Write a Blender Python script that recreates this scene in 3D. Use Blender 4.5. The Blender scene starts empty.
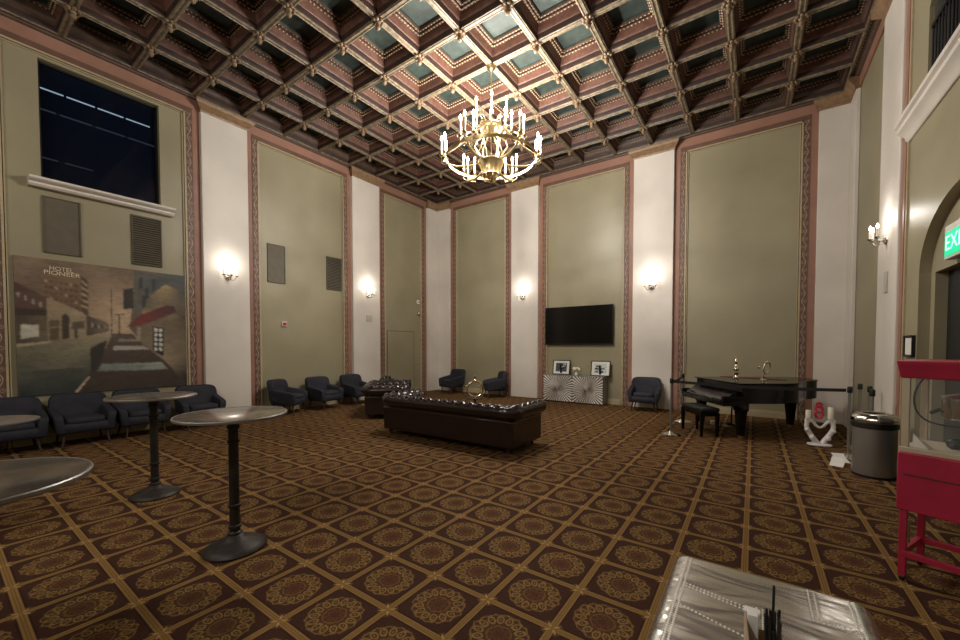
import bpy, bmesh, math, random
from mathutils import Matrix, Vector
random.seed(7)
PI = math.pi
SC = bpy.context.scene
COL = SC.collection
rad = math.radians

# ------------------------------------------------------------------ materials
def lin(c):
    return tuple(((v / 255) / 12.92 if v / 255 <= .04045 else ((v / 255 + .055) / 1.055) ** 2.4) for v in c)

class X:
    """small expression builder over shader math nodes"""
    def __init__(s, nt, sock): s.nt, s.s = nt, sock
    def op(s, o, b=None, c=None, clamp=False):
        n = s.nt.nodes.new('ShaderNodeMath'); n.operation = o; n.use_clamp = clamp
        s.nt.links.new(s.s, n.inputs[0])
        for i, v in ((1, b), (2, c)):
            if v is None: continue
            if isinstance(v, X): s.nt.links.new(v.s, n.inputs[i])
            else: n.inputs[i].default_value = v
        return X(s.nt, n.outputs[0])
    def __add__(s, b): return s.op('ADD', b)
    def __sub__(s, b): return s.op('SUBTRACT', b)
    def __mul__(s, b): return s.op('MULTIPLY', b)
    def __truediv__(s, b): return s.op('DIVIDE', b)
    def sin(s): return s.op('SINE')
    def abs(s): return s.op('ABSOLUTE')
    def fl(s): return s.op('FLOOR')
    def mx(s, b): return s.op('MAXIMUM', b)
    def mn(s, b): return s.op('MINIMUM', b)
    def step(s, a, b):          # smooth 0 at a, 1 at b
        n = s.nt.nodes.new('ShaderNodeMapRange'); n.interpolation_type = 'SMOOTHSTEP'
        s.nt.links.new(s.s, n.inputs['Value'])
        n.inputs['From Min'].default_value = min(a, b); n.inputs['From Max'].default_value = max(a, b)
        n.inputs['To Min'].default_value = 0 if a < b else 1; n.inputs['To Max'].default_value = 1 if a < b else 0
        return X(s.nt, n.outputs[0])
    def band(s, c, w, e): return (s - c).abs().step(w + e, max(w - e, 0))

def new_mat(name):
    m = bpy.data.materials.new(name); m.use_nodes = True
    nt = m.node_tree
    return m, nt, nt.nodes['Principled BSDF']

def noise(nt, scale, detail=3, vec=None, dist=0.0):
    n = nt.nodes.new('ShaderNodeTexNoise'); n.inputs['Scale'].default_value = scale
    n.inputs['Detail'].default_value = detail; n.inputs['Distortion'].default_value = dist
    if vec is None:
        tc = nt.nodes.new('ShaderNodeTexCoord'); vec = tc.outputs['Object']
    nt.links.new(vec, n.inputs['Vector'])
    return X(nt, n.outputs['Fac'])

def mixc(nt, fac, a, b):
    n = nt.nodes.new('ShaderNodeMix'); n.data_type = 'RGBA'
    if isinstance(fac, X): nt.links.new(fac.s, n.inputs[0])
    else: n.inputs[0].default_value = fac
    for sock, v in ((n.inputs[6], a), (n.inputs[7], b)):
        if isinstance(v, tuple): sock.default_value = (*v[:3], 1)
        else: nt.links.new(v, sock)
    return n.outputs[2]

def bump(nt, b, h, strength=.3, dist=.01):
    n = nt.nodes.new('ShaderNodeBump'); n.inputs['Strength'].default_value = strength
    n.inputs['Distance'].default_value = dist
    nt.links.new(h.s, n.inputs['Height']); nt.links.new(n.outputs[0], b.inputs['Normal'])

def mat(name, c, rough=.5, metal=0, var=.12, scale=8, bmp=0, bscale=60, spec=.5, coat=0):
    m, nt, b = new_mat(name)
    a = lin(c)
    if var:
        f = noise(nt, scale, 4).step(.3, .7)
        nt.links.new(mixc(nt, f, tuple(v * (1 - var) for v in a), tuple(min(1, v * (1 + var)) for v in a)), b.inputs['Base Color'])
    else: b.inputs['Base Color'].default_value = (*a, 1)
    b.inputs['Roughness'].default_value = rough; b.inputs['Metallic'].default_value = metal
    b.inputs['Specular IOR Level'].default_value = spec
    b.inputs['Coat Weight'].default_value = coat
    if bmp: bump(nt, b, noise(nt, bscale, 3), bmp, .01)
    return m

def emit(name, c, strength):
    m, nt, b = new_mat(name)
    b.inputs['Base Color'].default_value = (*lin(c), 1)
    b.inputs['Emission Color'].default_value = (*lin(c), 1); b.inputs['Emission Strength'].default_value = strength
    return m

def glass(name, c=(255, 255, 255), rough=0.02, alpha=.18):
    m, nt, b = new_mat(name)
    b.inputs['Base Color'].default_value = (*lin(c), 1)
    b.inputs['Roughness'].default_value = rough
    b.inputs['Alpha'].default_value = alpha
    return m

M = {}
M['olive'] = mat('olive_wall_paint', (150, 141, 114), .42, var=.05, scale=1.3, bmp=.08, bscale=25)
M['white_plaster'] = mat('white_plaster', (214, 205, 194), .5, var=.05, scale=1.2, bmp=.08, bscale=20)
M['pink'] = mat('dusty_pink_paint', (150, 110, 92), .55, var=.08, scale=3)
M['brown_band'] = mat('brown_band', (104, 74, 60), .55, var=.12, scale=6)
M['cream_line'] = mat('cream_moulding', (176, 160, 128), .5, var=.06)
M['dark_line'] = mat('dark_line_paint', (62, 48, 38), .6, var=.05)
M['soffit'] = mat('gilded_beam', (120, 106, 86), .5, var=.35, scale=14, bmp=.5, bscale=30)
M['beam_side'] = mat('beam_side_brown', (54, 35, 29), .55, var=.25, scale=7)
M['coffer_red'] = mat('coffer_band_red', (98, 66, 54), .55, var=.22, scale=12)
M['coffer_brown'] = mat('coffer_moulding', (92, 68, 52), .55, var=.25, scale=14)
M['bead'] = mat('gilded_bead', (186, 162, 128), .4, var=.1)
M['coffer_panel'] = mat('coffer_green_panel', (46, 56, 51), .6, var=.25, scale=9)
M['rosette'] = mat('rosette_plaster', (120, 98, 74), .5, var=.3, scale=30)
M['cornice'] = mat('cornice_brown', (84, 64, 52), .55, var=.18, scale=9)
M['capital_gold'] = mat('capital_gold', (138, 110, 82), .42, var=.2, scale=10)
M['brass'] = mat('antique_brass', (206, 184, 140), .28, 1, var=.1, scale=6)
M['gold'] = mat('polished_gold', (240, 228, 198), .18, 1, var=.05)
M['door_silver'] = mat('pale_silver_leaf', (236, 230, 222), .32, .3, var=.05)
M['silver'] = mat('polished_silver', (205, 200, 192), .2, 1, var=.05)
M['steel'] = mat('brushed_steel', (150, 147, 142), .42, .8, var=.08, scale=3)
M['bin_steel'] = mat('bin_steel', (165, 162, 157), .36, .75, var=.04, scale=2)
M['chrome'] = mat('chrome', (215, 212, 206), .1, 1, var=0)
M['candle'] = mat('candle_sleeve', (236, 228, 212), .45, var=.03)
M['bulb'] = emit('lit_bulb', (255, 238, 212), 14)
M['leather'] = mat('oxblood_leather', (33, 20, 23), .22, var=.2, scale=5, bmp=.06, bscale=120, spec=.75)
M['velvet'] = mat('slate_velvet', (31, 31, 41), .75, var=.28, scale=9, bmp=.1, bscale=90)
M['walnut'] = mat('walnut_leg', (56, 34, 24), .45, var=.2, scale=10)
M['iron'] = mat('cast_iron', (54, 48, 44), .5, .5, var=.2, scale=14, bmp=.15, bscale=50)
M['pewter_top'] = mat('pewter_table_top', (158, 149, 140), .2, .9, var=.1, scale=7)
M['dull_top'] = mat('dull_table_top', (132, 120, 110), .5, .3, var=.08)
M['black_gloss'] = mat('piano_black', (7, 7, 8), .16, var=0, spec=.32)
M['black'] = mat('matte_black', (18, 18, 20), .5, var=.1)
M['screen'] = mat('tv_screen', (6, 6, 8), .12, var=0)
M['ivory'] = mat('ivory_keys', (225, 218, 200), .3, var=.03)
M['white'] = mat('white_gloss', (228, 224, 218), .35, var=.03)
M['paper'] = mat('white_paper', (226, 222, 214), .7, var=.03)
M['red_paint'] = mat('red_enamel', (178, 40, 70), .38, var=.08, scale=5)
M['red_cloth'] = mat('red_cloth', (110, 30, 30), .8, var=.15)
M['red_gloss'] = mat('red_ornament', (190, 30, 60), .3, var=.08)
M['vent'] = mat('grey_vent', (96, 88, 72), .6, var=.08)
M['vent_dark'] = mat('vent_slot', (42, 38, 32), .7, var=.05)
M['plate'] = mat('wall_plate', (188, 182, 170), .45, var=.03)
M['night'] = mat('dark_room', (18, 22, 32), .7, var=.2, scale=1.5)
M['dark_glass'] = glass('booth_glass', (20, 28, 45), .06, .35)
M['glass'] = glass('clear_glass', (235, 240, 238), .03, .05)
M['tube_light'] = emit('fluorescent_tube', (170, 195, 215), 1.1)
M['tube_dim'] = emit('fluorescent_dim', (110, 125, 140), .16)
M['exit_green'] = emit('exit_face', (10, 190, 130), 1.0)
M['exit_letter'] = emit('exit_letters', (170, 255, 215), 1.3)
M['cream_candle'] = mat('wax', (232, 222, 200), .55, var=.03)
M['curtain'] = mat('dark_drape', (52, 48, 42), .8, var=.2, scale=12)
M['photo_dark'] = mat('photo_ink', (70, 74, 72), .5, var=.5, scale=16)
M['photo_light'] = mat('photo_light', (190, 195, 192), .5, var=.25, scale=18)
M['mat_board'] = mat('mat_board', (222, 220, 212), .6, var=.02)
M['tan_card'] = mat('tan_card', (170, 140, 112), .6, var=.08)
M['popcorn'] = mat('popcorn', (225, 215, 190), .8, var=.2, scale=40, bmp=.6, bscale=60)
M['alu_post'] = mat('aluminium_post', (206, 192, 168), .4, .15, var=.05)

def carpet():
    m, nt, b = new_mat('patterned_carpet')
    g = nt.nodes.new('ShaderNodeNewGeometry'); sp = nt.nodes.new('ShaderNodeSeparateXYZ')
    nt.links.new(g.outputs['Position'], sp.inputs[0])
    x = X(nt, sp.outputs[0]); y = X(nt, sp.outputs[1])
    PX, PY = .4415, .4285
    u = (x + 2.235) / PX; v = (y - 1.15) / PY
    u = u - u.fl() - .5; v = v - v.fl() - .5           # cell centre at 0, lines at +-.5
    r = (u * u + v * v).op('SQRT'); th = v.op('ARCTAN2', u)
    fine = noise(nt, 90, 2, g.outputs['Position'])
    wob = (fine - .5) * .05 + (noise(nt, 38, 2, g.outputs['Position']) - .5) * .06
    edge = u.abs().mx(v.abs())
    line = edge.step(.446, .456)
    hair = (edge - .485).abs().step(.012, .004)
    # medallion: ring of scrolled petals, an inner ring and a centre
    rw = r + wob
    NP = 14
    q = th * (NP / (2 * PI)); q = (q - q.fl() - .5) * (2 * PI / NP) * r       # across one petal
    bb = rw - .275
    d = (q * q * 1.5 + bb * bb * .75).op('SQRT')
    petals = d.band(.052, .013, .008).mx((d * 1).step(.022, .012) * .8)
    outer = (rw + (th * 7).sin().abs() * .022).band(.378, .010, .008) * .8
    inner = (r + wob).band(.155, .012, .009)
    flower = (r + wob - (th * 8).sin() * .025).band(.09, .016, .012)
    disc = (r + wob).step(.39, .36)
    cu = (u.abs() - .5).abs(); cv = (v.abs() - .5).abs()
    rc = (cu * cu + cv * cv).op('SQRT')
    node = (cu - cv).abs().step(.026, .010) * rc.step(.13, .1) * rc.step(.024, .036)
    corner = (rc - .13).abs().step(.022, .008) * (1 and line.op('SUBTRACT', 1).abs())
    big = noise(nt, .9, 3, g.outputs['Position'])
    c = mixc(nt, disc, lin((62, 37, 26)), lin((72, 49, 30)))
    c = mixc(nt, inner.mx(flower) * .6, c, lin((128, 90, 48)))
    c = mixc(nt, r.step(.14, .12) * .6, c, lin((78, 46, 34)))
    c = mixc(nt, petals.mx(outer) * .82, c, lin((142, 110, 62)))
    c = mixc(nt, edge.step(.415, .432) * edge.step(.455, .445) * .7, c, lin((46, 26, 18)))
    c = mixc(nt, line, c, lin((134, 103, 58)))
    c = mixc(nt, line * hair * .55, c, lin((92, 62, 32)))
    c = mixc(nt, node * .8, c, lin((176, 142, 92)))
    c = mixc(nt, corner * .35, c, lin((120, 88, 48)))
    mul = nt.nodes.new('ShaderNodeMix'); mul.data_type = 'RGBA'; mul.blend_type = 'MULTIPLY'; mul.inputs[0].default_value = 1
    k = fine * .7 + .62 + (big - .5) * .3
    cmb = nt.nodes.new('ShaderNodeCombineColor')
    for i in range(3): nt.links.new(k.s, cmb.inputs[i])
    nt.links.new(c, mul.inputs[6]); nt.links.new(cmb.outputs[0], mul.inputs[7])
    nt.links.new(mul.outputs[2], b.inputs['Base Color'])
    b.inputs['Roughness'].default_value = .9; b.inputs['Specular IOR Level'].default_value = .15
    bump(nt, b, fine, .35, .01)
    return m
M['carpet'] = carpet()

def carved():
    """strip of carved scroll work; UV: x runs along the strip in metres, y across 0..1"""
    m, nt, b = new_mat('carved_scroll_band')
    uvn = nt.nodes.new('ShaderNodeUVMap'); sp = nt.nodes.new('ShaderNodeSeparateXYZ')
    nt.links.new(uvn.outputs[0], sp.inputs[0])
    s = X(nt, sp.outputs[0]); t = X(nt, sp.outputs[1])
    n = noise(nt, 55, 3)
    wave = (s * 19).sin() * .22 + .5
    stem = (t - wave + (n - .5) * .18).abs().step(.1, .03)
    q = s / .165; q = q - q.fl() - .5
    side = ((s * 19).sin() * -.2 + .5)
    d = ((q * .165 / .125) * (q * .165 / .125) + (t - side) * (t - side)).op('SQRT')
    curl = (d * 34 + (n - .5) * 4).sin().step(.0, .7) * d.step(.42, .3)
    edge = (t - .5).abs().step(.4, .46)
    beadl = (s * 90).sin().step(-.2, .5) * edge
    h = stem.mx(curl * .8)
    c = mixc(nt, h, lin((102, 77, 64)), lin((178, 150, 130)))
    c = mixc(nt, edge, c, lin((104, 74, 58))); c = mixc(nt, beadl * .6, c, lin((160, 128, 102)))
    nt.links.new(c, b.inputs['Base Color']); b.inputs['Roughness'].default_value = .5
    bump(nt, b, h.mx(beadl), .8, .015)
    return m
M['carved'] = carved()

def riveted():
    m, nt, b = new_mat('riveted_aluminium')
    tc = nt.nodes.new('ShaderNodeTexCoord'); mp = nt.nodes.new('ShaderNodeMapping')
    mp.inputs['Scale'].default_value = (3.2, 11, 4); mp.inputs['Rotation'].default_value = (0, 0, rad(-18))
    nt.links.new(tc.outputs['Object'], mp.inputs[0])
    n = noise(nt, 1.0, 2, mp.outputs[0], .5); n2 = noise(nt, 60, 2)
    nt.links.new(mixc(nt, n, lin((186, 183, 178)), lin((226, 223, 218))), b.inputs['Base Color'])
    b.inputs['Metallic'].default_value = .9
    nt.links.new((n2 * .05 + .22).s, b.inputs['Roughness'])
    bump(nt, b, n * .9, .34, .035)
    return m
M['riveted'] = riveted()

def painted():
    m, nt, b = new_mat('oil_paint')
    at = nt.nodes.new('ShaderNodeVertexColor'); at.layer_name = 'Col'
    tc = nt.nodes.new('ShaderNodeTexCoord')
    mp = nt.nodes.new('ShaderNodeMapping'); mp.inputs['Scale'].default_value = (1, 1, 2.5)
    nt.links.new(tc.outputs['Object'], mp.inputs[0])
    n = noise(nt, 7, 5, mp.outputs[0], .8)
    k = n * .9 + .5
    mul = nt.nodes.new('ShaderNodeMix'); mul.data_type = 'RGBA'; mul.blend_type = 'MULTIPLY'; mul.inputs[0].default_value = 1
    cmb = nt.nodes.new('ShaderNodeCombineColor')
    for i in range(3): nt.links.new(k.s, cmb.inputs[i])
    nt.links.new(at.outputs[0], mul.inputs[6]); nt.links.new(cmb.outputs[0], mul.inputs[7])
    nt.links.new(mul.outputs[2], b.inputs['Base Color'])
    b.inputs['Roughness'].default_value = .5
    bump(nt, b, n, .2, .01)
    return m
M['painted'] = painted()

# ------------------------------------------------------------------ mesh builder
class MB:
    def __init__(s): s.v, s.f, s.m, s.uv, s.c = [], [], [], {}, {}
    def add(s, vs, fs, mi=0, T=None, uvs=None, cols=None):
        o = len(s.v)
        s.v += [tuple(T @ Vector(p)) if T else tuple(p) for p in vs]
        for i, f in enumerate(fs):
            if uvs: s.uv[len(s.f)] = uvs[i]
            if cols: s.c[len(s.f)] = cols[i]
            s.f.append([o + k for k in f]); s.m.append(mi)
        return s
    def box(s, c, d, mi=0, T=None):
        x, y, z = (k / 2 for k in d)
        vs = [(c[0] + a * x, c[1] + b * y, c[2] + e * z) for e in (-1, 1) for a, b in ((-1, -1), (1, -1), (1, 1), (-1, 1))]
        return s.add(vs, [(3, 2, 1, 0), (4, 5, 6, 7), (0, 1, 5, 4), (1, 2, 6, 5), (2, 3, 7, 6), (3, 0, 4, 7)], mi, T)
    def b2(s, lo, hi, mi=0, T=None):
        return s.box([(a + b) / 2 for a, b in zip(lo, hi)], [abs(b - a) for a, b in zip(lo, hi)], mi, T)
    def loft(s, rings, mi=0, T=None, closed=False, caps=True, loop=True):
        n = len(rings[0]); vs = [p for r in rings for p in r]; fs = []
        R = len(rings)
        for i in range(R if closed else R - 1):
            a, b = i * n, ((i + 1) % R) * n
            for k in range(n if loop else n - 1):
                k2 = (k + 1) % n
                fs.append((a + k, a + k2, b + k2, b + k))
        if caps and not closed and loop:
            fs.append(tuple(range(n))[::-1]); fs.append(tuple((R - 1) * n + k for k in range(n)))
        return s.add(vs, fs, mi, T)
    def lathe(s, prof, seg=24, c=(0, 0, 0), mi=0, T=None):
        rings = [[(c[0] + r * math.cos(2 * PI * k / seg), c[1] + r * math.sin(2 * PI * k / seg), c[2] + z) for k in range(seg)] for r, z in prof]
        return s.loft(rings, mi, T)
    def tube(s, pts, r, seg=8, mi=0, T=None, closed=False):
        P = [Vector(p) for p in pts]; n = len(P)
        rs = r if isinstance(r, (list, tuple)) else [r] * n
        rings = []; ref = None
        for i in range(n):
            if closed: t = (P[(i + 1) % n] - P[i - 1])
            else: t = P[min(i + 1, n - 1)] - P[max(i - 1, 0)]
            t = t.normalized() if t.length > 1e-9 else Vector((0, 0, 1))
            if ref is None:
                ref = Vector((0, 0, 1)) if abs(t.z) < .9 else Vector((1, 0, 0))
            a = (ref - t * ref.dot(t)).normalized(); b = t.cross(a); ref = a
            rings.append([tuple(P[i] + (a * math.cos(2 * PI * k / seg) + b * math.sin(2 * PI * k / seg)) * rs[i]) for k in range(seg)])
        return s.loft(rings, mi, T, closed=closed)
    def cyl(s, a, b, r, seg=12, mi=0, T=None, r2=None):
        return s.tube([a, b], [r, r if r2 is None else r2], seg, mi, T)
    def prism(s, poly, z0, z1, mi=0, T=None):
        return s.loft([[(x, y, z0) for x, y in poly], [(x, y, z1) for x, y in poly]], mi, T)
    def sq(s, c, d, e1=.3, e2=.3, nu=20, nv=12, mi=0, T=None, fn=None):
        """rounded block (superellipsoid) of half sizes d, optional bend"""
        def pw(x, e): return math.copysign(abs(x) ** e, x)
        rings = []
        for i in range(nv + 1):
            p = -PI / 2 + PI * i / nv
            ring = []
            for k in range(nu):
                t = 2 * PI * (k + .5) / nu
                q = (d[0] * pw(math.cos(p), e1) * pw(math.cos(t), e2), d[1] * pw(math.cos(p), e1) * pw(math.sin(t), e2), d[2] * pw(math.sin(p), e1))
                if fn: q = fn(*q)
                ring.append((c[0] + q[0], c[1] + q[1], c[2] + q[2]))
            rings.append(ring)
        return s.loft(rings, mi, T)
    def ball(s, c, r, seg=10, mi=0, T=None, sc=(1, 1, 1)):
        return s.sq(c, (r * sc[0], r * sc[1], r * sc[2]), 1, 1, seg, max(5, seg // 2 + 1), mi, T)
    def build(s, name, mats, parent=None, bevel=0, ang=40, flat=False, sub=0, recalc=True, seg=2):
        me = bpy.data.meshes.new(name)
        me.from_pydata(s.v, [], s.f)
        if not isinstance(mats, (list, tuple)): mats = [mats]
        for k in mats: me.materials.append(M[k] if isinstance(k, str) else k)
        for p, i in zip(me.polygons, s.m): p.material_index = i
        if s.uv:
            ul = me.uv_layers.new(name='UVMap')
            for fi, uv in s.uv.items():
                for li, q in zip(me.polygons[fi].loop_indices, uv): ul.data[li].uv = q
        if s.c:
            ca = me.color_attributes.new('Col', 'FLOAT_COLOR', 'CORNER')
            for fi, cs in s.c.items():
                for li, q in zip(me.polygons[fi].loop_indices, cs): ca.data[li].color = (*q, 1)
        if recalc:
            bm = bmesh.new(); bm.from_mesh(me)
            bmesh.ops.remove_doubles(bm, verts=bm.verts, dist=1e-5)
            bmesh.ops.recalc_face_normals(bm, faces=bm.faces); bm.to_mesh(me); bm.free()
        if not flat:
            me.shade_smooth(); me.set_sharp_from_angle(angle=rad(ang))
        o = bpy.data.objects.new(name, me); COL.objects.link(o)
        if parent: o.parent = parent
        if bevel:
            b = o.modifiers.new('bevel', 'BEVEL'); b.width = bevel; b.segments = seg; b.limit_method = 'ANGLE'; b.angle_limit = rad(35)
            b.harden_normals = False
        if sub:
            d = o.modifiers.new('sub', 'SUBSURF'); d.levels = d.render_levels = sub
        return o

def tag(o, label=None, cat=None, group=None, kind=None):
    for k, v in (('label', label), ('category', cat), ('group', group), ('kind', kind)):
        if v: o[k] = v
    return o
def thing(name, label, cat, loc=(0, 0, 0), rz=0, group=None):
    o = bpy.data.objects.new(name, None); COL.objects.link(o)
    o.empty_display_size = .1; o.location = loc; o.rotation_euler = (0, 0, rz)
    return tag(o, label, cat, group)
def copy_tree(o, parent=None):
    c = o.copy(); COL.objects.link(c)
    if parent: c.parent = parent
    for ch in list(o.children): copy_tree(ch, c)
    return c
def dup(o, label, loc, rz=0, group=None):
    c = copy_tree(o); c.location = loc; c.rotation_euler = (0, 0, rz); c['label'] = label
    if group: c['group'] = group
    return c
def struct(o): o['kind'] = 'structure'; return o
def text_mesh(txt, size, T, mb, mi=0, depth=0, width=None, col=None):
    cu = bpy.data.curves.new('txt', 'FONT'); cu.body = txt; cu.size = size; cu.align_x = 'CENTER'; cu.align_y = 'CENTER'; cu.extrude = depth
    ob = bpy.data.objects.new('txt', cu)
    me = bpy.data.meshes.new_from_object(ob)
    xs = [v.co.x for v in me.vertices]; w = max(xs) - min(xs); cx = (max(xs) + min(xs)) / 2
    k = (width / w) if width else 1
    vs = [((v.co.x - cx) * k, v.co.y, v.co.z) for v in me.vertices]
    fs = [list(p.vertices) for p in me.polygons]
    mb.add(vs, fs, mi, T, cols=[[col] * len(f) for f in fs] if col else None)
    bpy.data.objects.remove(ob); bpy.data.curves.remove(cu); bpy.data.meshes.remove(me)

# ------------------------------------------------------------------ room
XL, XR, YB, YF = -9.55, 1.58, 10.85, -6.2
ZC, ZB = 7.03, 6.70                         # coffer panels, underside of the beams
PD = .12                                    # how far the pilasters stand out
WL = Matrix(((0, 1, 0, XL), (1, 0, 0, 0), (0, 0, 1, 0), (0, 0, 0, 1)))            # local (along, out, z)
WB = Matrix(((1, 0, 0, 0), (0, -1, 0, YB), (0, 0, 1, 0), (0, 0, 0, 1)))
WR = Matrix(((0, -1, 0, XR), (1, 0, 0, 0), (0, 0, 1, 0), (0, 0, 0, 1)))

struct(MB().b2((XL - .3, YF - .2, -.1), (XR + .3, YB + .3, 0)).build('floor', 'carpet'))

# left wall with the opening of the upper window
WIN = (1.15, 2.72, 4.36, 6.27)
w = MB()
w.b2((YF - .2, -.25, 0), (WIN[0], 0, 7.2), 0, WL); w.b2((WIN[1], -.25, 0), (YB + .25, 0, 7.2), 0, WL)
w.b2((WIN[0], -.25, 0), (WIN[1], 0, WIN[2]), 0, WL); w.b2((WIN[0], -.25, WIN[3]), (WIN[1], 0, 7.2), 0, WL)
struct(w.build('wall_left', 'olive'))
struct(MB().b2((XL, -.25, 0), (XR + .3, 0, 7.2), 0, WB).build('wall_back', 'olive'))
struct(MB().b2((XL - .25, YF - .25, 0), (XR + .3, YF, 7.2)).build('wall_front', 'olive'))

# right wall: arched niche with a doorway, and the balcony opening above
AC, AH, AS, AR = 5.58, 1.16, 2.45, .74      # arch centre, half width, springing, rise
BO = (4.3, 6.66, 4.42, 5.75)                # balcony opening
def arch(y): return AS + AR * math.sqrt(max(0, 1 - ((y - AC) / AH) ** 2))
w = MB()
w.b2((YF, -.3, 0), (AC - AH, 0, 4.3), 0, WR); w.b2((AC + AH, -.3, 0), (YB + .25, 0, 4.3), 0, WR)
NA = 28
ys = [AC - AH * math.cos(PI * k / NA) for k in range(NA + 1)]
rings = [[(y, o, z) for o, z in ((0, arch(y)), (0, 4.3), (-.1, 4.3), (-.1, arch(y)))] for y in ys]
w.loft(rings, 0, WR)
# back of the niche with the doorway cut out
DY0, DY1, DZ = 4.62, 6.62, 2.44
w.b2((DY1, -.2, 0), (AC + AH, -.1, 4.3), 0, WR); w.b2((AC - AH, -.2, 0), (DY0, -.1, 4.3), 0, WR)
w.b2((DY0, -.2, DZ), (DY1, -.1, 4.3), 0, WR)
w.b2((YF, -.3, 4.3), (YB + .25, 0, BO[2]), 0, WR)
w.b2((YF, -.3, BO[2]), (BO[0], 0, 7.2), 0, WR); w.b2((BO[1], -.3, BO[2]), (YB + .25, 0, 7.2), 0, WR)
w.b2((BO[0], -.3, BO[3]), (BO[1], 0, 7.2), 0, WR)
w.add([(BO[1], -.3, 5.45), (BO[1], 0, 5.45), (BO[1], 0, 5.8), (BO[1], -.3, 5.8), (BO[1] - .35, -.3, 5.8), (BO[1] - .35, 0, 5.8)],
      [(0, 1, 2, 3), (0, 1, 5, 4), (1, 2, 5), (0, 3, 4), (2, 3, 4, 5)], 0, WR)
struct(w.build('wall_right', 'olive', ang=25))

# pilasters -----------------------------------------------------------------
tn = 0
def pilaster(W, a0, a1, d=PD, cap=True, ext0=.11, ext1=.11):
    global tn
    tn += 1
    o = struct(MB().b2((a0, 0, 0), (a1, d, 6.47), 0, W).build('trim_%d' % tn, 'white_plaster', bevel=.012))
    if cap:
        e0, e1 = ext0, ext1
        m = MB()
        prof = [(0, 6.45), (d + .01, 6.45), (d + .025, 6.475), (d + .02, 6.5), (d + .05, 6.52), (d + .09, 6.56), (d + .12, 6.58), (d + .13, 6.6), (d + .13, 6.655), (d + .1, 6.665), (0, 6.665)]
        for i in range(2): pass
        r0 = [(a0 - (e0 * max(0, (p - d)) / .13), p, z) for p, z in prof]
        r1 = [(a1 + (e1 * max(0, (p - d)) / .13), p, z) for p, z in prof]
        m.loft([r0, r1], 0, W)
        m.build('capital', 'capital_gold', o, ang=50)
        MB().b2((a0, 0, 6.665), (a1, d + .02, 6.72), 0, W).build('capital_block', 'brown_band', o)
    return o
def frame(W, a0, a1, ztop=6.67, zin=.20, wp=.125, wc=.12, wi=.055):
    """border of one wall bay: pink outer border, carved band, thin double moulding"""
    global tn
    tn += 1
    p = MB()
    p.b2((a0, 0, 0), (a0 + wp, .03, ztop - zin), 0, W); p.b2((a1 - wp, 0, 0), (a1, .03, ztop - zin), 0, W)
    p.b2((a0, 0, ztop - zin), (a1, .03, ztop), 0, W)
    o = struct(p.build('trim_%d' % tn, 'pink'))
    c = MB()
    z1 = ztop - zin
    for b0, b1 in ((a0 + wp, a0 + wp + wc), (a1 - wp - wc, a1 - wp)):
        c.b2((b0, 0, 0), (b1, .04, z1), 1, W)
        c.add([(b0, .042, 0), (b1, .042, 0), (b1, .042, z1 - .1), (b0, .042, z1 - .1)], [(0, 1, 2, 3)], 0, W,
              uvs=[[(0, 0), (0, 1), (z1 - .1, 1), (z1 - .1, 0)]])
    c.b2((a0 + wp, 0, z1 - .1), (a1 - wp, .044, z1), 1, W)
    c.build('carved_band', ['carved', 'brown_band'], o, recalc=False, flat=True)
    i0, i1, z2 = a0 + wp + wc, a1 - wp - wc, z1 - .1
    i = MB()
    for q0, q1, h, mi in ((0, .028, .05, 0), (.028, .04, .02, 1), (.04, wi, .03, 0)):
        i.b2((i0 + q0, 0, 0), (i0 + q1, h, z2 - q0), mi, W); i.b2((i1 - q1, 0, 0), (i1 - q0, h, z2 - q0), mi, W)
        i.b2((i0 + q0, 0, z2 - q1), (i1 - q0, h, z2 - q0), mi, W)
    i.build('inner_moulding', ['cream_line', 'dark_line'], o)
    return o

PL = [(-.55, .47), (3.38, 4.29), (7.10, 8.08), (10.25, YB)]
for k, (a, b) in enumerate(PL): pilaster(WL, a, b, ext1=0 if k == 3 else .11)
for a, b in ((-3.1, -.55), (.47, 3.38), (4.29, 7.10), (8.08, 10.25)): frame(WL, a, b)
PB = [(XL + PD, -8.87), (-6.33, -5.39), (-2.63, -1.67), (1.04, XR)]
for k, (a, b) in enumerate(PB): pilaster(WB, a, b, ext0=0 if k == 0 else .11, ext1=0 if k == 3 else .11)
for a, b in ((-8.87, -6.33), (-5.39, -2.63), (-1.67, 1.04)): frame(WB, a, b)
pilaster(WR, 10.2, YB - PD, .07, ext1=0)
pilaster(WR, 7.36, 8.33, .06)
# pink strip and thin line beside the right-hand pilaster
tn += 1
o = struct(MB().b2((7.24, 0, 0), (7.36, .03, 6.67), 0, WR).build('trim_%d' % tn, 'pink'))
MB().b2((7.2, 0, 0), (7.24, .02, 6.6), 0, WR).build('thin_line', 'cream_line', o)
tn += 1
struct(MB().b2((8.33, 0, 6.47), (10.2, .03, 6.67), 0, WR).build('trim_%d' % tn, 'pink'))
# cornice under the ceiling
def cornice(W, a0, a1):
    global tn
    tn += 1
    prof = [(0, 6.67), (.06, 6.67), (.08, 6.69), (.08, 6.71), (.13, 6.73), (.17, 6.77), (.17, 6.79), (.22, 6.81), (.25, 6.86), (.25, 7.1), (0, 7.1)]
    m = MB()
    m.loft([[(a0, p, z) for p, z in prof], [(a1, p, z) for p, z in prof]], 0, W)
    o = struct(m.build('trim_%d' % tn, 'cornice', ang=50))
    b = MB(); n = int((a1 - a0) / .085)
    for k in range(n):
        b.ball((a0 + (k + .5) * (a1 - a0) / n, .135, 6.742), .017, 6, 0, W)
    b.build('bead_course', 'bead', o)
cornice(WL, YF, YB); cornice(WB, XL, XR); cornice(WR, YF, YB)

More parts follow.
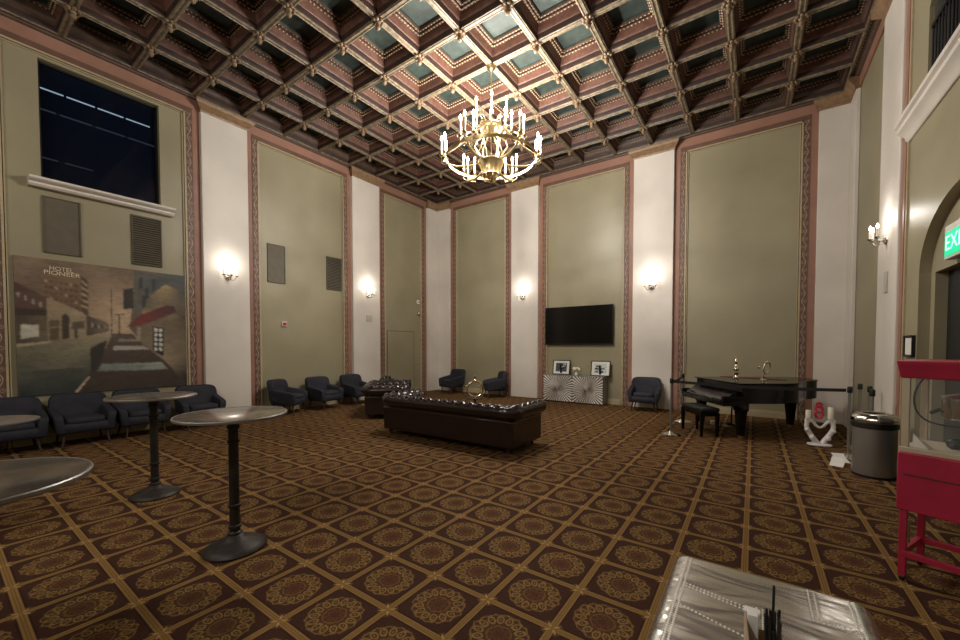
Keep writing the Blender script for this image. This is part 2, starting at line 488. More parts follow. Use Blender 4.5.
# coffered ceiling ------------------------------------------------------------
CX = [-9.44 + .906 * i for i in range(13)]
CY = [.48 + .93 * j for j in range(-7, 12)]
c = MB()
hx, hy = .453, .465
RINGS = [(0, 6.708, 0), (.018, 6.708, 0), (.024, 6.698, 0), (.034, 6.698, 0), (.04, 6.712, 0), (.054, 6.716, 0), (.06, 6.74, 1), (.066, 6.80, 1), (.074, 6.81, 3), (.08, 6.83, 2), (.098, 6.93, 2),
         (.102, 6.935, 3), (.13, 6.94, 3), (.136, 6.97, 1), (.16, 6.975, 3), (.168, 7.0, 3), (.176, 7.03, 4)]
for i in range(12):
    for j in range(len(CY) - 1):
        x, y = (CX[i] + CX[i + 1]) / 2, (CY[j] + CY[j + 1]) / 2
        if x - hx < XL + .0: pass
        rr = [[(x + a * (hx - q), y + b * (hy - q), z) for a, b in ((-1, -1), (1, -1), (1, 1), (-1, 1))] for q, z, _ in RINGS]
        for k in range(len(rr) - 1): c.loft([rr[k], rr[k + 1]], RINGS[k + 1][2], caps=False)
        c.add(rr[-1], [(0, 1, 2, 3)], 4)
        if y < 0: continue
        for q, z, n, s in ((.115, 6.932, 11, .018), (.148, 6.968, 10, .015)):
            for k in range(n):
                t = (k + .5) / n * 2 - 1
                for p in ((x + t * (hx - q), y - (hy - q)), (x + t * (hx - q), y + hy - q), (x - (hx - q), y + t * (hy - q)), (x + hx - q, y + t * (hy - q))):
                    c.add([(p[0] + a * s, p[1] + b * s, z + e * s) for a, b, e in ((1, 0, 0), (0, 1, 0), (-1, 0, 0), (0, -1, 0), (0, 0, -1))],
                          [(0, 1, 4), (1, 2, 4), (2, 3, 4), (3, 0, 4)], 5)
c.b2((XL - .2, YF, 7.16), (XR + .3, YB + .2, 7.3), 1)
ceil = struct(c.build('ceiling', ['soffit', 'beam_side', 'coffer_red', 'coffer_brown', 'coffer_panel', 'bead'], recalc=False, flat=True))
r = MB()
r.lathe([(0, .01), (.05, .01), (.055, -.01), (.035, -.03), (.03, -.045), (.042, -.06), (.036, -.085), (.015, -.1), (0, -.102)], 12)
for k in range(8):
    a = k * PI / 4
    r.ball((.075 * math.cos(a), .075 * math.sin(a), -.012), .028, 6, sc=(1.1, 1.1, .7))
ros = None
CHX, CHY = CX[6], CY[13]                     # chandelier hangs from this crossing
for x in CX[1:12]:
    for y in CY:
        if y < 1.0 or y > 10.3 or (x, y) == (CHX, CHY): continue
        # kept to the crossings that the camera's side of the room shows
        d = Vector((x, y)); ang = math.degrees(math.atan2(x, y)) + 35
        if abs(ang) > 56 or d.length < 3.2: continue
        if ros is None: ros = o = r.build('ceiling_rosette', 'rosette', ceil); o.scale = (1, 1, 1.4)
        else:
            o = ros.copy(); COL.objects.link(o); o.parent = ceil
        o.location = (x, y, ZB)

# upper window (booth) and its sill ---------------------------------------------
y0, y1, z0, z1 = WIN
b = MB()
bx = -2.6
b.add([(y0 - .6, -.26, z0 - .4), (y1 + 1.2, -.26, z0 - .4), (y1 + 1.2, bx, z0 - .4), (y0 - .6, bx, z0 - .4), (y0 - .6, -.26, z1 + .25), (y1 + 1.2, -.26, z1 + .25), (y1 + 1.2, bx, z1 + .25), (y0 - .6, bx, z1 + .25)],
      [(0, 1, 2, 3), (4, 5, 6, 7), (1, 2, 6, 5), (2, 3, 7, 6), (3, 0, 4, 7)], 0, WL)
win = struct(b.build('window_1', 'night', recalc=False))
f = MB()
for lo, hi in (((y0, -.2, z0), (y0 + .03, -.1, z1)), ((y1 - .03, -.2, z0), (y1, -.1, z1)), ((y0, -.2, z1 - .03), (y1, -.1, z1)), ((y0, -.2, z0), (y1, -.1, z0 + .03))): f.b2(lo, hi, 0, WL)
f.build('window_frame', 'black', win)
MB().b2((y0 + .02, -.155, z0 + .02), (y1 - .02, -.145, z1 - .02), 0, WL).build('pane', 'dark_glass', win)
for k in range(4):
    MB().b2((y0 + .05 + k * .42, -1.0, 6.225), (y0 + .43 + k * .42, -.98, 6.243), 0, WL).build('tube_light', 'tube_light', win)
for k in range(4):
    MB().b2((y0 - .05 + k * .5, -1.5, 6.05), (y0 + .4 + k * .5, -1.47, 6.07), 0, WL).build('tube_light', 'tube_dim', win)
for k in range(2):
    MB().b2((y0 + .05 + k * .5, -1.8, 5.25), (y0 + .45 + k * .5, -1.78, 5.27), 0, WL).build('tube_light', 'tube_dim', win)
MB().b2((3.05, -1.2, 5.9), (3.5, -.8, 6.15), 0, WL).build('ceiling_unit', 'vent', win)
s = MB()
prof = [(0, 4.17), (.1, 4.17), (.13, 4.2), (.13, 4.23), (.2, 4.25), (.22, 4.27), (.22, 4.30), (0, 4.32)]
s.loft([[(1.0, p, z) for p, z in prof], [(2.9, p, z) for p, z in prof]], 0, WL)
s.build('window_sill', 'white_plaster', win)

# right-hand ledge and balcony ---------------------------------------------------
tn += 1
prof = [(0, 4.18), (.02, 4.18), (.04, 4.2), (.05, 4.24), (.1, 4.28), (.12, 4.3), (.12, 4.35), (.15, 4.37), (.15, 4.42), (0, 4.44)]
struct(MB().loft([[(YF, p, z) for p, z in prof], [(7.22, p, z) for p, z in prof]], 0, WR).build('trim_%d' % tn, 'white_plaster'))
b = MB()
b.add([(BO[0] - .1, -1.2, 4.2), (BO[1] + .1, -1.2, 4.2), (BO[1] + .1, -1.2, 6.0), (BO[0] - .1, -1.2, 6.0),
       (BO[0] - .1, -.301, 4.2), (BO[1] + .1, -.301, 4.2), (BO[1] + .1, -.301, 6.0), (BO[0] - .1, -.301, 6.0)],
      [(0, 1, 2, 3), (0, 1, 5, 4), (1, 2, 6, 5), (2, 3, 7, 6), (3, 0, 4, 7)], 0, WR)
win2 = struct(b.build('window_2', 'black', recalc=False))
dr = MB(); n = 90
pts = [(BO[0] + (BO[1] - BO[0]) * k / n, -.07 + .035 * math.sin(k * 1.7), 0) for k in range(n + 1)]
dr.loft([[(p[0], p[1], 4.44) for p in pts], [(p[0], p[1], 5.8) for p in pts]], 0, WR, caps=False, loop=False)
dr.build('drape', 'curtain', win2, recalc=False)
g = MB()
for k in range(26):
    yy = BO[1] - .06 - k * .09
    g.cyl((yy, -.02, 4.44), (yy, -.02, 5.2), .009, 6, 0, WR)
    g.ball((yy, -.02, 4.72), .02, 6, 0, WR)
g.b2((BO[0], -.035, 5.18), (BO[1] - .05, -.005, 5.22), 0, WR)
g.build('railing_grille', 'black', win2)
door = struct(MB().b2((DY0 - .1, -.26, 0), (DY1 + .1, -.202, DZ + .1), 0, WR).build('door_2', 'black', bevel=.004))
for q in (DY0, (DY0 + DY1) / 2):
    p = MB()
    for za, zb in ((.2, 1.0), (1.12, 2.3)):
        p.b2((q + .12, -.205, za), (q + .88, -.19, zb), 0, WR)
    p.build('door_panel', 'black', door, bevel=.006)

# hidden door in the left wall's last bay
door = struct(MB().b2((8.47, 0, 0), (9.63, .012, 2.08), 0, WL).build('door_1', 'olive'))
e = MB()
e.b2((8.45, 0, 2.08), (9.65, .014, 2.1), 0, WL); e.b2((8.45, 0, 0), (8.47, .014, 2.08), 0, WL); e.b2((9.63, 0, 0), (9.65, .014, 2.08), 0, WL)
e.build('door_edge', 'vent', door)
def baseb(name, W, spans, d=.06):
    m = MB()
    for a, b in spans:
        m.b2((a, 0, 0), (b, d, .12), 0, W); m.b2((a, 0, .12), (b, d - .02, .15), 0, W)
    struct(m.build(name, 'cream_line', bevel=.005))
baseb('baseboard_left', WL, [(-.3, .22), (.77, 3.08), (4.6, 6.8), (9.7, 9.95)])
baseb('baseboard_back', WB, [(-8.57, -6.63), (-5.09, -2.93), (-1.37, .74)])
baseb('baseboard_right', WR, [(8.33, 10.2), (AC + AH, 7.2)])

# ------------------------------------------------------------------ wall fittings
def wbox(name, W, a, z, wd, ht, th, m, label, cat, group=None, bevel=.004):
    return tag(MB().b2((a - wd / 2, 0, z - ht / 2), (a + wd / 2, th, z + ht / 2), 0, W).build(name, m, bevel=bevel), label, cat, group)
def vent(a, z, wd, ht, louvre, label):
    t = thing('wall_vent', label, 'vent', (XL, a, z), 0)
    T = Matrix(((0, 1, 0, 0), (1, 0, 0, 0), (0, 0, 1, 0), (0, 0, 0, 1)))
    p = MB().b2((-wd / 2, 0, -ht / 2), (wd / 2, .012, ht / 2), 0, T).build('vent_plate', 'vent_dark' if louvre else 'vent', t)
    if louvre:
        s = MB(); n = 22
        for k in range(n):
            zz = -ht / 2 + (k + .5) * ht / n
            s.add([(-wd / 2, .012, zz + .012), (wd / 2, .012, zz + .012), (wd / 2, .035, zz - .012), (-wd / 2, .035, zz - .012), (-wd / 2, .012, zz + .018), (wd / 2, .012, zz + .018), (wd / 2, .035, zz - .006), (-wd / 2, .035, zz - .006)],
                  [(0, 1, 2, 3), (4, 5, 6, 7), (0, 3, 7, 4), (1, 2, 6, 5), (2, 3, 7, 6), (0, 1, 5, 4)], 0, T)
        s.build('slats', 'vent', t)
    f = MB(); q = .015
    for lo, hi in (((-wd / 2, 0, -ht / 2), (-wd / 2 + q, .03, ht / 2)), ((wd / 2 - q, 0, -ht / 2), (wd / 2, .03, ht / 2)), ((-wd / 2, 0, ht / 2 - q), (wd / 2, .03, ht / 2)), ((-wd / 2, 0, -ht / 2), (wd / 2, .03, -ht / 2 + q))): f.b2(lo, hi, 0, T)
    f.build('vent_frame', 'vent', t)
vent(1.375, 3.6, .44, .92, False, 'flat grey vent panel above the left half of the street painting')
vent(2.49, 3.6, .45, .92, True, 'louvred grey vent above the red awning side of the street painting')
vent(4.96, 3.6, .43, .92, False, 'flat grey vent panel on olive wall above the small red alarm')
vent(6.55, 3.6, .46, .9, True, 'louvred grey vent high on olive wall over the far blue armchairs')
t = thing('fire_alarm', 'small red and white alarm unit on olive wall above a blue armchair', 'alarm', (XL, 5.13, 2.15))
MB().box((.02, 0, 0), (.04, .13, .13)).build('backplate', 'plate', t, bevel=.006)
MB().box((.05, 0, .0), (.02, .08, .06)).build('pull_bar', 'red_gloss', t, bevel=.005)
wp = wbox('wall_plate', WL, 7.66, 2.42, .2, .19, 0.02, 'plate', 'square pale plate below the wall light beside the hidden door bay', 'wall plate')
wp.location = (PD, 0, 0)
wp = wbox('wall_plate', WR, 7.8, 2.5, .12, .3, .02, 'plate', 'tall grey plate under the wall light on the right-hand pilaster', 'wall plate')
wp.location = (-.06, 0, 0)
t = thing('alarm_strobe', 'tiny white strobe box high beside the hidden door, upper of two fittings', 'alarm', (XL, 9.84, 3.12))
MB().box((.03, 0, 0), (.06, .1, .13)).build('housing', 'white', t, bevel=.008)
MB().ball((.06, 0, .0), .03, 8).build('lens', 'chrome', t)
t = thing('alarm_bell', 'small round silver bell below the white strobe by the hidden door', 'alarm', (XL, 9.88, 2.72))
MB().lathe([(0, 0), (.04, 0), (.04, .03), (0, .03)], 14, T=Matrix.Rotation(PI / 2, 4, 'Y')).build('mount', 'plate', t)
MB().lathe([(.08, .03), (.082, .04), (.06, .065), (.02, .075), (0, .076)], 16, T=Matrix.Rotation(PI / 2, 4, 'Y')).build('gong', 'chrome', t)
# framed notice
t = thing('framed_notice', 'black framed notice on the wall strip above the red popcorn machine', 'notice', (XR - .002, 6.95, 1.6))
f = MB()
for lo, hi in (((-.03, -.17, -.13), (0, -.145, .13)), ((-.03, .145, -.13), (0, .17, .13)), ((-.03, -.17, .105), (0, .17, .13)), ((-.03, -.17, -.13), (0, .17, -.105))): f.b2(lo, hi)
f.build('frame', 'black', t, bevel=.003)
MB().b2((-.015, -.15, -.11), (0, .15, .11)).build('sheet', 'paper', t)
# exit sign
t = thing('exit_sign', 'lit green EXIT sign in white housing above the dark arched doorway', 'sign', (XR + .1, 5.74, 2.65))
MB().b2((-.09, -.31, -.17), (0, .31, .17)).build('housing', 'white', t, bevel=.008)
MB().b2((-.094, -.285, -.14), (-.088, .285, .10)).build('face', 'exit_green', t)
m = MB()
text_mesh('EXIT', .21, Matrix(((0, 0, -1, -.097), (-1, 0, 0, 0), (0, 1, 0, -.02), (0, 0, 0, 1))), m, 0, .001, .5)
m.build('lettering', 'exit_letter', t)

# ------------------------------------------------------------------ wall lights
LIGHTS = []
def lamp(loc, power, r=.06, col=(1, .955, .89), parent=None):
    l = bpy.data.lights.new('bulb_or_fill_light', 'POINT'); l.energy = power; l.shadow_soft_size = r; l.color = col
    o = bpy.data.objects.new('bulb_or_fill_light', l); COL.objects.link(o); o.location = loc
    if parent: o.parent = parent
    return o
SCONCE_W, CHAND_W = 6.5, 850
def sconce(label, loc, rz):
    """local: wall at y=0, light stands out along -y"""
    t = thing('wall_sconce', label, 'wall light', loc, rz, 'candle wall lights on the white pilasters')
    TY = Matrix.Rotation(PI / 2, 4, 'X')
    MB().lathe([(0, 0), (.062, 0), (.066, .008), (.055, .02), (.03, .03), (.016, .045), (.016, .07), (.022, .08), (0, .09)], 18, T=TY).build('backplate', 'silver', t)
    for k, (dx, dy, dz) in enumerate(((-.13, -.12, .0), (0, -.17, .0), (.13, -.12, .0))):
        a = MB()
        P = []
        for i in range(11):
            q = i / 10
            P.append((dx * q, -.06 + (dy + .06) * q, -.01 - .07 * math.sin(q * PI) + .03 * q))
        a.tube(P, .007, 6)
        a.lathe([(0, 0), (.012, 0), (.03, .012), (.034, .022), (.014, .026), (0, .026)], 12, (dx, dy, .015))
        ar = a.build('arm', 'silver', t)
        MB().lathe([(0, 0), (.014, 0), (.014, .12), (0, .12)], 10, (dx, dy, .04)).build('candle_sleeve', 'candle', ar)
        MB().lathe([(0, 0), (.010, .0), (.017, .02), (.015, .038), (.006, .06), (0, .07)], 10, (dx, dy, .16)).build('bulb', 'bulb', ar)
    lamp((0, -.25, .33), SCONCE_W, .08, parent=t)
    return t
sconce('candle wall light on the white pilaster right of the street painting', (XL + PD, 3.84, 3.1), -PI / 2 + PI)
sconce('candle wall light above a square plate, left of the hidden door bay', (XL + PD, 7.62, 3.1), PI / 2)
sconce('candle wall light on the white pilaster left of the television', (-5.9, YB - PD, 3.1), 0)
sconce('candle wall light on the white pilaster between television and piano', (-2.17, YB - PD, 3.1), 0)
sconce('candle wall light on the right-hand pilaster, seen from its side', (XR - .06, 7.86, 3.1), -PI / 2)

# ------------------------------------------------------------------ chandelier
ch = thing('chandelier', 'large brass ring chandelier with lit candle bulbs under coffered ceiling', 'chandelier', (CHX, CHY, 0))
m = MB(); m.cyl((0, 0, 4.75), (0, 0, ZB - .02), .011, 8)
m.ball((0, 0, 6.1), .026, 10); m.ball((0, 0, 5.72), .035, 10)
m.build('stem', 'brass', ch)
MB().lathe([(0, ZB), (.09, ZB), (.085, ZB - .03), (.04, ZB - .07), (.015, ZB - .1), (0, ZB - .1)], 20).build('ceiling_rose', 'brass', ch)
m = MB(); m.lathe([(0, 4.99), (.235, 4.99), (.24, 4.975), (.225, 4.96), (.16, 4.76), (.165, 4.745), (.15, 4.735), (0, 4.735)], 32)
bowl = m.build('bowl', 'brass', ch)
m = MB()
for k in range(8):
    a = k * PI / 4
    m.tube([(math.cos(a) * q, math.sin(a) * q, z) for q, z in ((.04, 4.64), (.1, 4.655), (.15, 4.69), (.15, 4.735))], .014, 6)
m.ball((0, 0, 4.65), .05, 12)
m.build('finial', 'brass', bowl)
RR, RZ = .82, 5.03
m = MB()
n = 64
m.loft([[((RR + q) * math.cos(2 * PI * k / n), (RR + q) * math.sin(2 * PI * k / n), RZ + z) for q, z in ((0, -.026), (.010, -.026), (.014, -.018), (.010, .018), (.014, .026), (0, .026))] for k in range(n)], closed=True)
ring = m.build('ring', 'brass', ch)
m = MB(); m.lathe([(0, 5.55), (.1, 5.55), (.20, 5.565), (.205, 5.58), (.205, 5.63), (.19, 5.645), (.08, 5.66), (0, 5.66)], 32)
hub = m.build('upper_hub', 'brass', ch)
def candle(parent, x, y, z, h=.24):
    m = MB()
    m.lathe([(0, 0), (.014, 0), (.04, .015), (.046, .03), (.03, .034), (.02, .05), (0, .05)], 12, (x, y, z))
    cup = m.build('candle_cup', 'brass', parent)
    MB().lathe([(0, 0), (.016, 0), (.016, h), (0, h)], 10, (x, y, z + .045)).build('candle_sleeve', 'candle', cup)
    MB().lathe([(0, 0), (.013, .0), (.024, .03), (.021, .055), (.008, .09), (0, .10)], 10, (x, y, z + .045 + h)).build('bulb', 'bulb', cup)
yaw0 = rad(35.07)
for k in range(6):
    a = yaw0 + k * PI / 3                    # one pair of clusters lies across the camera's view
    ca, sa = math.cos(a), math.sin(a)
    m = MB()
    P = [(.2, 4.97), (.3, 4.93), (.45, 4.90), (.62, 4.90), (.78, 4.94), (.89, 5.0)]
    m.tube([(ca * q, sa * q, z) for q, z in P], [.014, .02, .022, .022, .018, .012], 8)
    P = [(.2, 5.6), (.3, 5.52), (.42, 5.40), (.55, 5.30), (.68, 5.21), (.78, 5.15), (.85, 5.10), (.86, 5.06), (.82, 5.03)]
    m.tube([(ca * q, sa * q, z) for q, z in P], .010, 6)
    P = [(.14, 4.99), (.2, 5.12), (.3, 5.26), (.27, 5.36), (.17, 5.43), (.12, 5.49), (.16, 5.56)]
    m.tube([(ca * q, sa * q, z) for q, z in P], .016, 6)
    arm = m.build('scroll_arm', 'brass', ch)
    m = MB()
    cs = []
    for t in (-1, 0, 1):
        b = a + t * .15; rr = RR + (.09 if t == 0 else .03)
        cs.append((rr * math.cos(b), rr * math.sin(b)))
    for x, y in cs:
        m.tube([(ca * RR, sa * RR, RZ - .05), ((ca * RR + x) / 2, (sa * RR + y) / 2, RZ - .09), (x, y, RZ - .07), (x, y, RZ + .05)], .008, 6)
    m.ball((ca * RR, sa * RR, RZ - .07), .035, 8)
    br = m.build('candle_branch', 'brass', ch)
    for x, y in cs: candle(br, x, y, RZ + .05)
    lamp((ca * (RR - .06), sa * (RR - .06), RZ + .33), CHAND_W / 7, .05, parent=ch)
for k in range(6):
    a = yaw0 + PI / 6 + k * PI / 3
    ca, sa = math.cos(a), math.sin(a)
    m = MB()
    m.tube([(ca * q, sa * q, z) for q, z in ((.18, 5.6), (.23, 5.55), (.29, 5.57), (.32, 5.65), (.31, 5.71))], .011, 6)
    m.tube([(ca * q, sa * q, z) for q, z in ((.1, 5.66), (.15, 5.77), (.2, 5.8), (.22, 5.75), (.18, 5.72))], .010, 6)
    am = m.build('upper_arm', 'brass', ch)
    candle(am, ca * .31, sa * .31, 5.70)
lamp((0.0, 0.14, 5.9), CHAND_W / 10, .05, parent=ch)
# the hall goes on behind the camera, unseen fill lights, without fixtures, added there
for x, y, p in ((-6.0, -2.6, 150), (-2.0, -2.4, 260)): lamp((x, y, 5.2), p, .15)

# ------------------------------------------------------------------ armchairs
def make_armchair(label):
    """faces local -y"""
    t = thing('armchair', label, 'armchair', (0, 0, 0), 0, 'blue-grey velvet armchairs along the walls')
    m = MB()
    def bend(x, y, z): return (x * (1 - .05 * max(0, z / .3)), y - .55 * x * x + .22 * max(z, -.2), z)
    m.sq((0, .27, .54), (.355, .075, .27), .32, .22, 28, 16, fn=bend)
    m.build('backrest', 'velvet', t, ang=180)
    for s in (-1, 1):
        a = MB()
        def ab(x, y, z): return (x + s * .02 * (z / .15) , y, z + .055 * (y / .3))
        a.sq((s * .295, -.03, .41), (.058, .30, .155), .28, .25, 20, 12, fn=ab)
        a.build('armrest', 'velvet', t, ang=180)
    MB().sq((0, -.03, .30), (.3, .315, .085), .3, .3, 24, 10).build('seat_base', 'velvet', t, ang=180)
    MB().sq((0, -.06, .40), (.245, .275, .07), .5, .35, 24, 10).build('seat_cushion', 'velvet', t, ang=180)
    for sx in (-1, 1):
        for sy, yy in ((-1, -.24), (1, .2)):
            MB().cyl((sx * .235, yy, .25), (sx * .275, yy + sy * .04, 0), .021, 8, r2=.012).build('leg', 'walnut', t)
    return t
chairs = [   # x, y, facing angle of local -y, label
    (-9.08, .70, 90, 'blue-grey armchair at the left edge of the photo, behind a low round table'),
    (-9.08, 1.47, 90, 'blue-grey armchair under the street part of the painting'),
    (-9.08, 2.23, 90, 'blue-grey armchair behind the dark tabletop, under the painting'),
    (-9.0, 3.12, 86, 'blue-grey armchair at the right end of the painting, before the white pilaster'),
    (-9.05, 4.93, 124, 'blue-grey armchair below the red alarm, turned sideways'),
    (-9.0, 5.86, 100, 'blue-grey armchair below the high louvred vent, beside the sideways one'),
    (-9.02, 6.88, 96, 'blue-grey armchair partly hidden behind the corner of the smaller leather sofa'),
    (-8.38, 10.3, -14, 'blue-grey armchair in the far corner left of the gold ring ornament'),
    (-6.62, 10.25, -44, 'blue-grey armchair turned left, to the right of the gold ring ornament'),
    (-2.2, 10.28, 4, 'blue-grey armchair against the white pilaster between sideboard and piano')]
first = None
for x, y, a, lb in chairs:
    if first is None:
        first = make_armchair(lb); first.location = (x, y, 0); first.rotation_euler = (0, 0, rad(a))
    else: dup(first, lb, (x, y, 0), rad(a))

# ------------------------------------------------------------------ chesterfield sofas
def chesterfield(label, W, D, loc, rz, cat='sofa'):
    """back along local y=0 facing -y (its outside), seat opens to +y; W outer width, D depth"""
    t = thing('chesterfield_sofa', label, cat, loc, rz)
    th = .17                                   # thickness of back and arms
    # path of the arm/back centre line: left arm front -> back -> right arm front
    w2 = W / 2 - th / 2; d0 = th / 2; R = .1
    path = []
    nA = int((D - d0 - R) / .022); nB = int((2 * w2 - 2 * R) / .022)
    for k in range(nA): path.append((-w2, D - (D - d0 - R) * k / nA, -1, 0))
    for k in range(8):
        a = PI + PI / 2 * k / 8; path.append((-w2 + R + R * math.cos(a), d0 + R + R * math.sin(a), math.cos(a), math.sin(a)))
    for k in range(nB): path.append((-w2 + R + (2 * w2 - 2 * R) * k / nB, d0, 0, -1))
    for k in range(8):
        a = -PI / 2 + PI / 2 * k / 8; path.append((w2 - R + R * math.cos(a), d0 + R + R * math.sin(a), math.cos(a), math.sin(a)))
    for k in range(nA + 1): path.append((w2, d0 + R + (D - d0 - R) * k / nA, 1, 0))
    # profile: (outward offset, z, tufted?) from outer bottom over the roll to the inside
    prof = [(.06, .43, 0), (.08, .45, 0), (.084, .52, 0), (.09, .545, 0)]
    rc, zc, off = .105, .625, .07
    for k in range(8): a = -PI * .42 + k / 8 * (PI * .66); prof.append((off + rc * math.cos(a), zc + rc * math.sin(a), 0))
    for k in range(18): a = PI * .24 + k / 17 * (PI * .64); prof.append((off + rc * math.cos(a) - (.0 if k < 14 else .012 * (k - 13)), zc + rc * math.sin(a) , min(1, (k + 1) / 3)))
    for k in range(1, 12): prof.append((-.085 - .012 * math.sin(k / 11 * PI), .645 - k / 11 * .27, 1))
    prof.append((-.085, .36, 0))
    plen = [0]
    for a, b in zip(prof, prof[1:]): plen.append(plen[-1] + math.hypot(a[0] - b[0], a[1] - b[1]))
    s = 0; rings = []; last = None
    for px_, py_, nx, ny in path:
        if last: s += math.hypot(px_ - last[0], py_ - last[1])
        last = (px_, py_)
        ring = []
        for i, (o, z, tf) in enumerate(prof):
            A = s / .085; B = plen[i] / .085
            h = math.sqrt(abs(math.sin(PI * (A + B) / 2) * math.sin(PI * (A - B) / 2)))
            dp = tf * (.042 * h - .022)
            # move along the profile normal
            if z > .62: vx, vz = (o - off) / rc, (z - zc) / rc
            else: vx, vz = -1, 0
            ln = math.hypot(vx, vz) or 1
            o2, z2 = o + dp * vx / ln, z + dp * vz / ln
            ring.append((px_ + nx * o2, py_ + ny * o2, z2))
        ring.append((px_ - nx * .05, py_ - ny * .05, .36)); ring.append((px_ + nx * .06, py_ + ny * .06, .40))
        rings.append(ring)
    MB().loft(rings).build('rolled_back_and_arms', 'leather', t, ang=60)
    # scroll fronts
    for sx in (-1, 1):
        m = MB()
        m.lathe([(0, 0), (.1, 0), (.1, .012), (.085, .02), (0, .022)], 20, T=Matrix.Translation((sx * (w2 + off), D, zc)) @ Matrix.Rotation(-PI / 2, 4, 'X'))
        m.b2((sx * w2 - .075, D - .02, .12), (sx * w2 + .075, D + .012, .58))
        m.build('arm_front', 'leather', t, bevel=.01)
    # lower body: outside panels, slightly tapered
    m = MB()
    x = W / 2
    m.loft([[(-x + .01, .02, .1), (x - .01, .02, .1), (x - .01, D - .01, .1), (-x + .01, D - .01, .1)], [(-x, .0, .5), (x, .0, .5), (x, D - .01, .5), (-x, D - .01, .5)],
            [(-x + .05, .05, .5), (x - .05, .05, .5), (x - .05, D - .01, .5), (-x + .05, D - .01, .5)], [(-x + .05, .05, .26), (x - .05, .05, .26), (x - .05, D - .01, .26), (-x + .05, D - .01, .26)]])
    m.build('body', 'leather', t, bevel=.012)
    n = 3 if W > 2 else 1
    cw = (W - 2 * th - .02) / n
    for k in range(n):
        MB().sq((-(W - 2 * th - .02) / 2 + cw * (k + .5), th + (D - th) / 2 + .02, .37), (cw / 2 - .004, (D - th) / 2 - .01, .095), .3, .2, 28, 10).build('seat_cushion', 'leather', t, ang=180)
    for sx in (-1, 1):
        for yy in (.09, D - .1):
            MB().lathe([(0, .11), (.036, .11), (.044, .085), (.03, .05), (.022, .02), (.03, .0), (0, 0)], 12, (sx * (W / 2 - .12), yy, 0)).build('foot', 'walnut', t)
    return t
chesterfield('long oxblood tufted leather sofa in the middle of the carpet, back turned', 2.72, .95, (-4.17, 4.80, 0), rad(.8))
chesterfield('smaller oxblood tufted leather sofa behind the left end of the long one', 1.5, .95, (-7.4, 5.98, 0), rad(-46))

# ------------------------------------------------------------------ coffee table, ring ornament, tray
t = thing('coffee_table', 'small round dark coffee table hidden behind the long leather sofa', 'table', (-5.12, 7.1, 0))
MB().lathe([(0, .425), (.2, .425), (.2, .44), (0, .44)], 32).build('tabletop', 'walnut', t)
MB().lathe([(0, 0), (.15, 0), (.16, .012), (.04, .03), (.025, .06), (.025, .38), (.08, .42), (0, .424)], 20).build('pedestal', 'black', t)
t = thing('ring_ornament', 'gold ring ornament with a knob on top, seen over the long sofa', 'ornament', (-5.12, 7.1, .44), rad(30))
m = MB(); n = 40
m.tube([(.175 * math.cos(2 * PI * k / n), 0, .195 + .175 * math.sin(2 * PI * k / n)) for k in range(n)], .02, 8, closed=True)
m.build('ring', 'gold', t)
MB().lathe([(0, .37), (.02, .37), (.03, .39), (.014, .41), (.02, .45), (.028, .475), (.016, .50), (0, .505)], 12).build('knob', 'gold', t)
m = MB(); m.tube([(.12 * math.cos(a), 0, .2 + .12 * math.sin(a)) for a in [rad(q) for q in range(-60, 60, 8)]], .008, 6)
m.ball((.1, -.02, .27), .022, 8); m.ball((.11, 0, .13), .02, 8); m.ball((-.2, 0, .25), .025, 8)
m.build('scroll', 'gold', t)
t = thing('side_table', 'small dark side table behind the smaller leather sofa', 'table', (-8.45, 7.47, 0))
MB().lathe([(0, .60), (.26, .60), (.265, .61), (.26, .625), (0, .625)], 28).build('tabletop', 'black', t)
MB().lathe([(0, 0), (.16, 0), (.16, .015), (.03, .03), (.025, .58), (.06, .6), (0, .6)], 16).build('pedestal', 'black', t)
t = thing('serving_tray', 'dark round tray behind the smaller leather sofa, carrying silver cups', 'tray', (-8.45, 7.47, .625))
MB().lathe([(0, 0), (.19, 0), (.21, .03), (.205, .05), (.195, .05), (.18, .015), (0, .012)], 28).build('dish', 'black', t)
for k, (dx, dy) in enumerate(((-.1, -.06), (.0, -.03), (.09, .02))):
    o = MB().lathe([(0, 0), (.028, 0), (.03, .004), (.008, .02), (.008, .04), (.036, .07), (.042, .11), (.038, .14), (.034, .14), (.036, .1), (0, .065)], 14).build('silver_cup', 'chrome')
    o.location = (-8.45 + dx, 7.47 + dy, .6385)
    tag(o, ('leftmost', 'middle', 'rightmost')[k] + ' of the three silver cups on the dark tray behind the smaller sofa', 'cup', 'silver cups on the tray')

# ------------------------------------------------------------------ television, sideboard and what stands on it
t = thing('television', 'large black flat television on the olive wall above the sideboard', 'television', (-4.14, YB - .03, 2.2))
MB().b2((-1.01, -.075, -.545), (1.01, -.035, .545)).build('casing', 'black', t, bevel=.006)
MB().b2((-.995, -.079, -.525), (.995, -.074, .535)).build('screen', 'screen', t)
MB().b2((-.3, -.035, -.25), (.3, .03, .25)).build('wall_mount', 'black', t)
SX0, SX1, SY0, SY1, SH = -5.02, -3.28, 10.4, 10.785, .77
sb = thing('sideboard', 'silver sideboard with two sunburst doors below the television', 'sideboard', ((SX0 + SX1) / 2, (SY0 + SY1) / 2, 0))
hw, hd = (SX1 - SX0) / 2, (SY1 - SY0) / 2
MB().b2((-hw, -hd + .02, .03), (hw, hd, SH)).build('cabinet', 'steel', sb, bevel=.004)
MB().b2((-hw + .05, -hd + .06, 0), (hw - .05, hd - .03, .03)).build('plinth', 'black', sb)
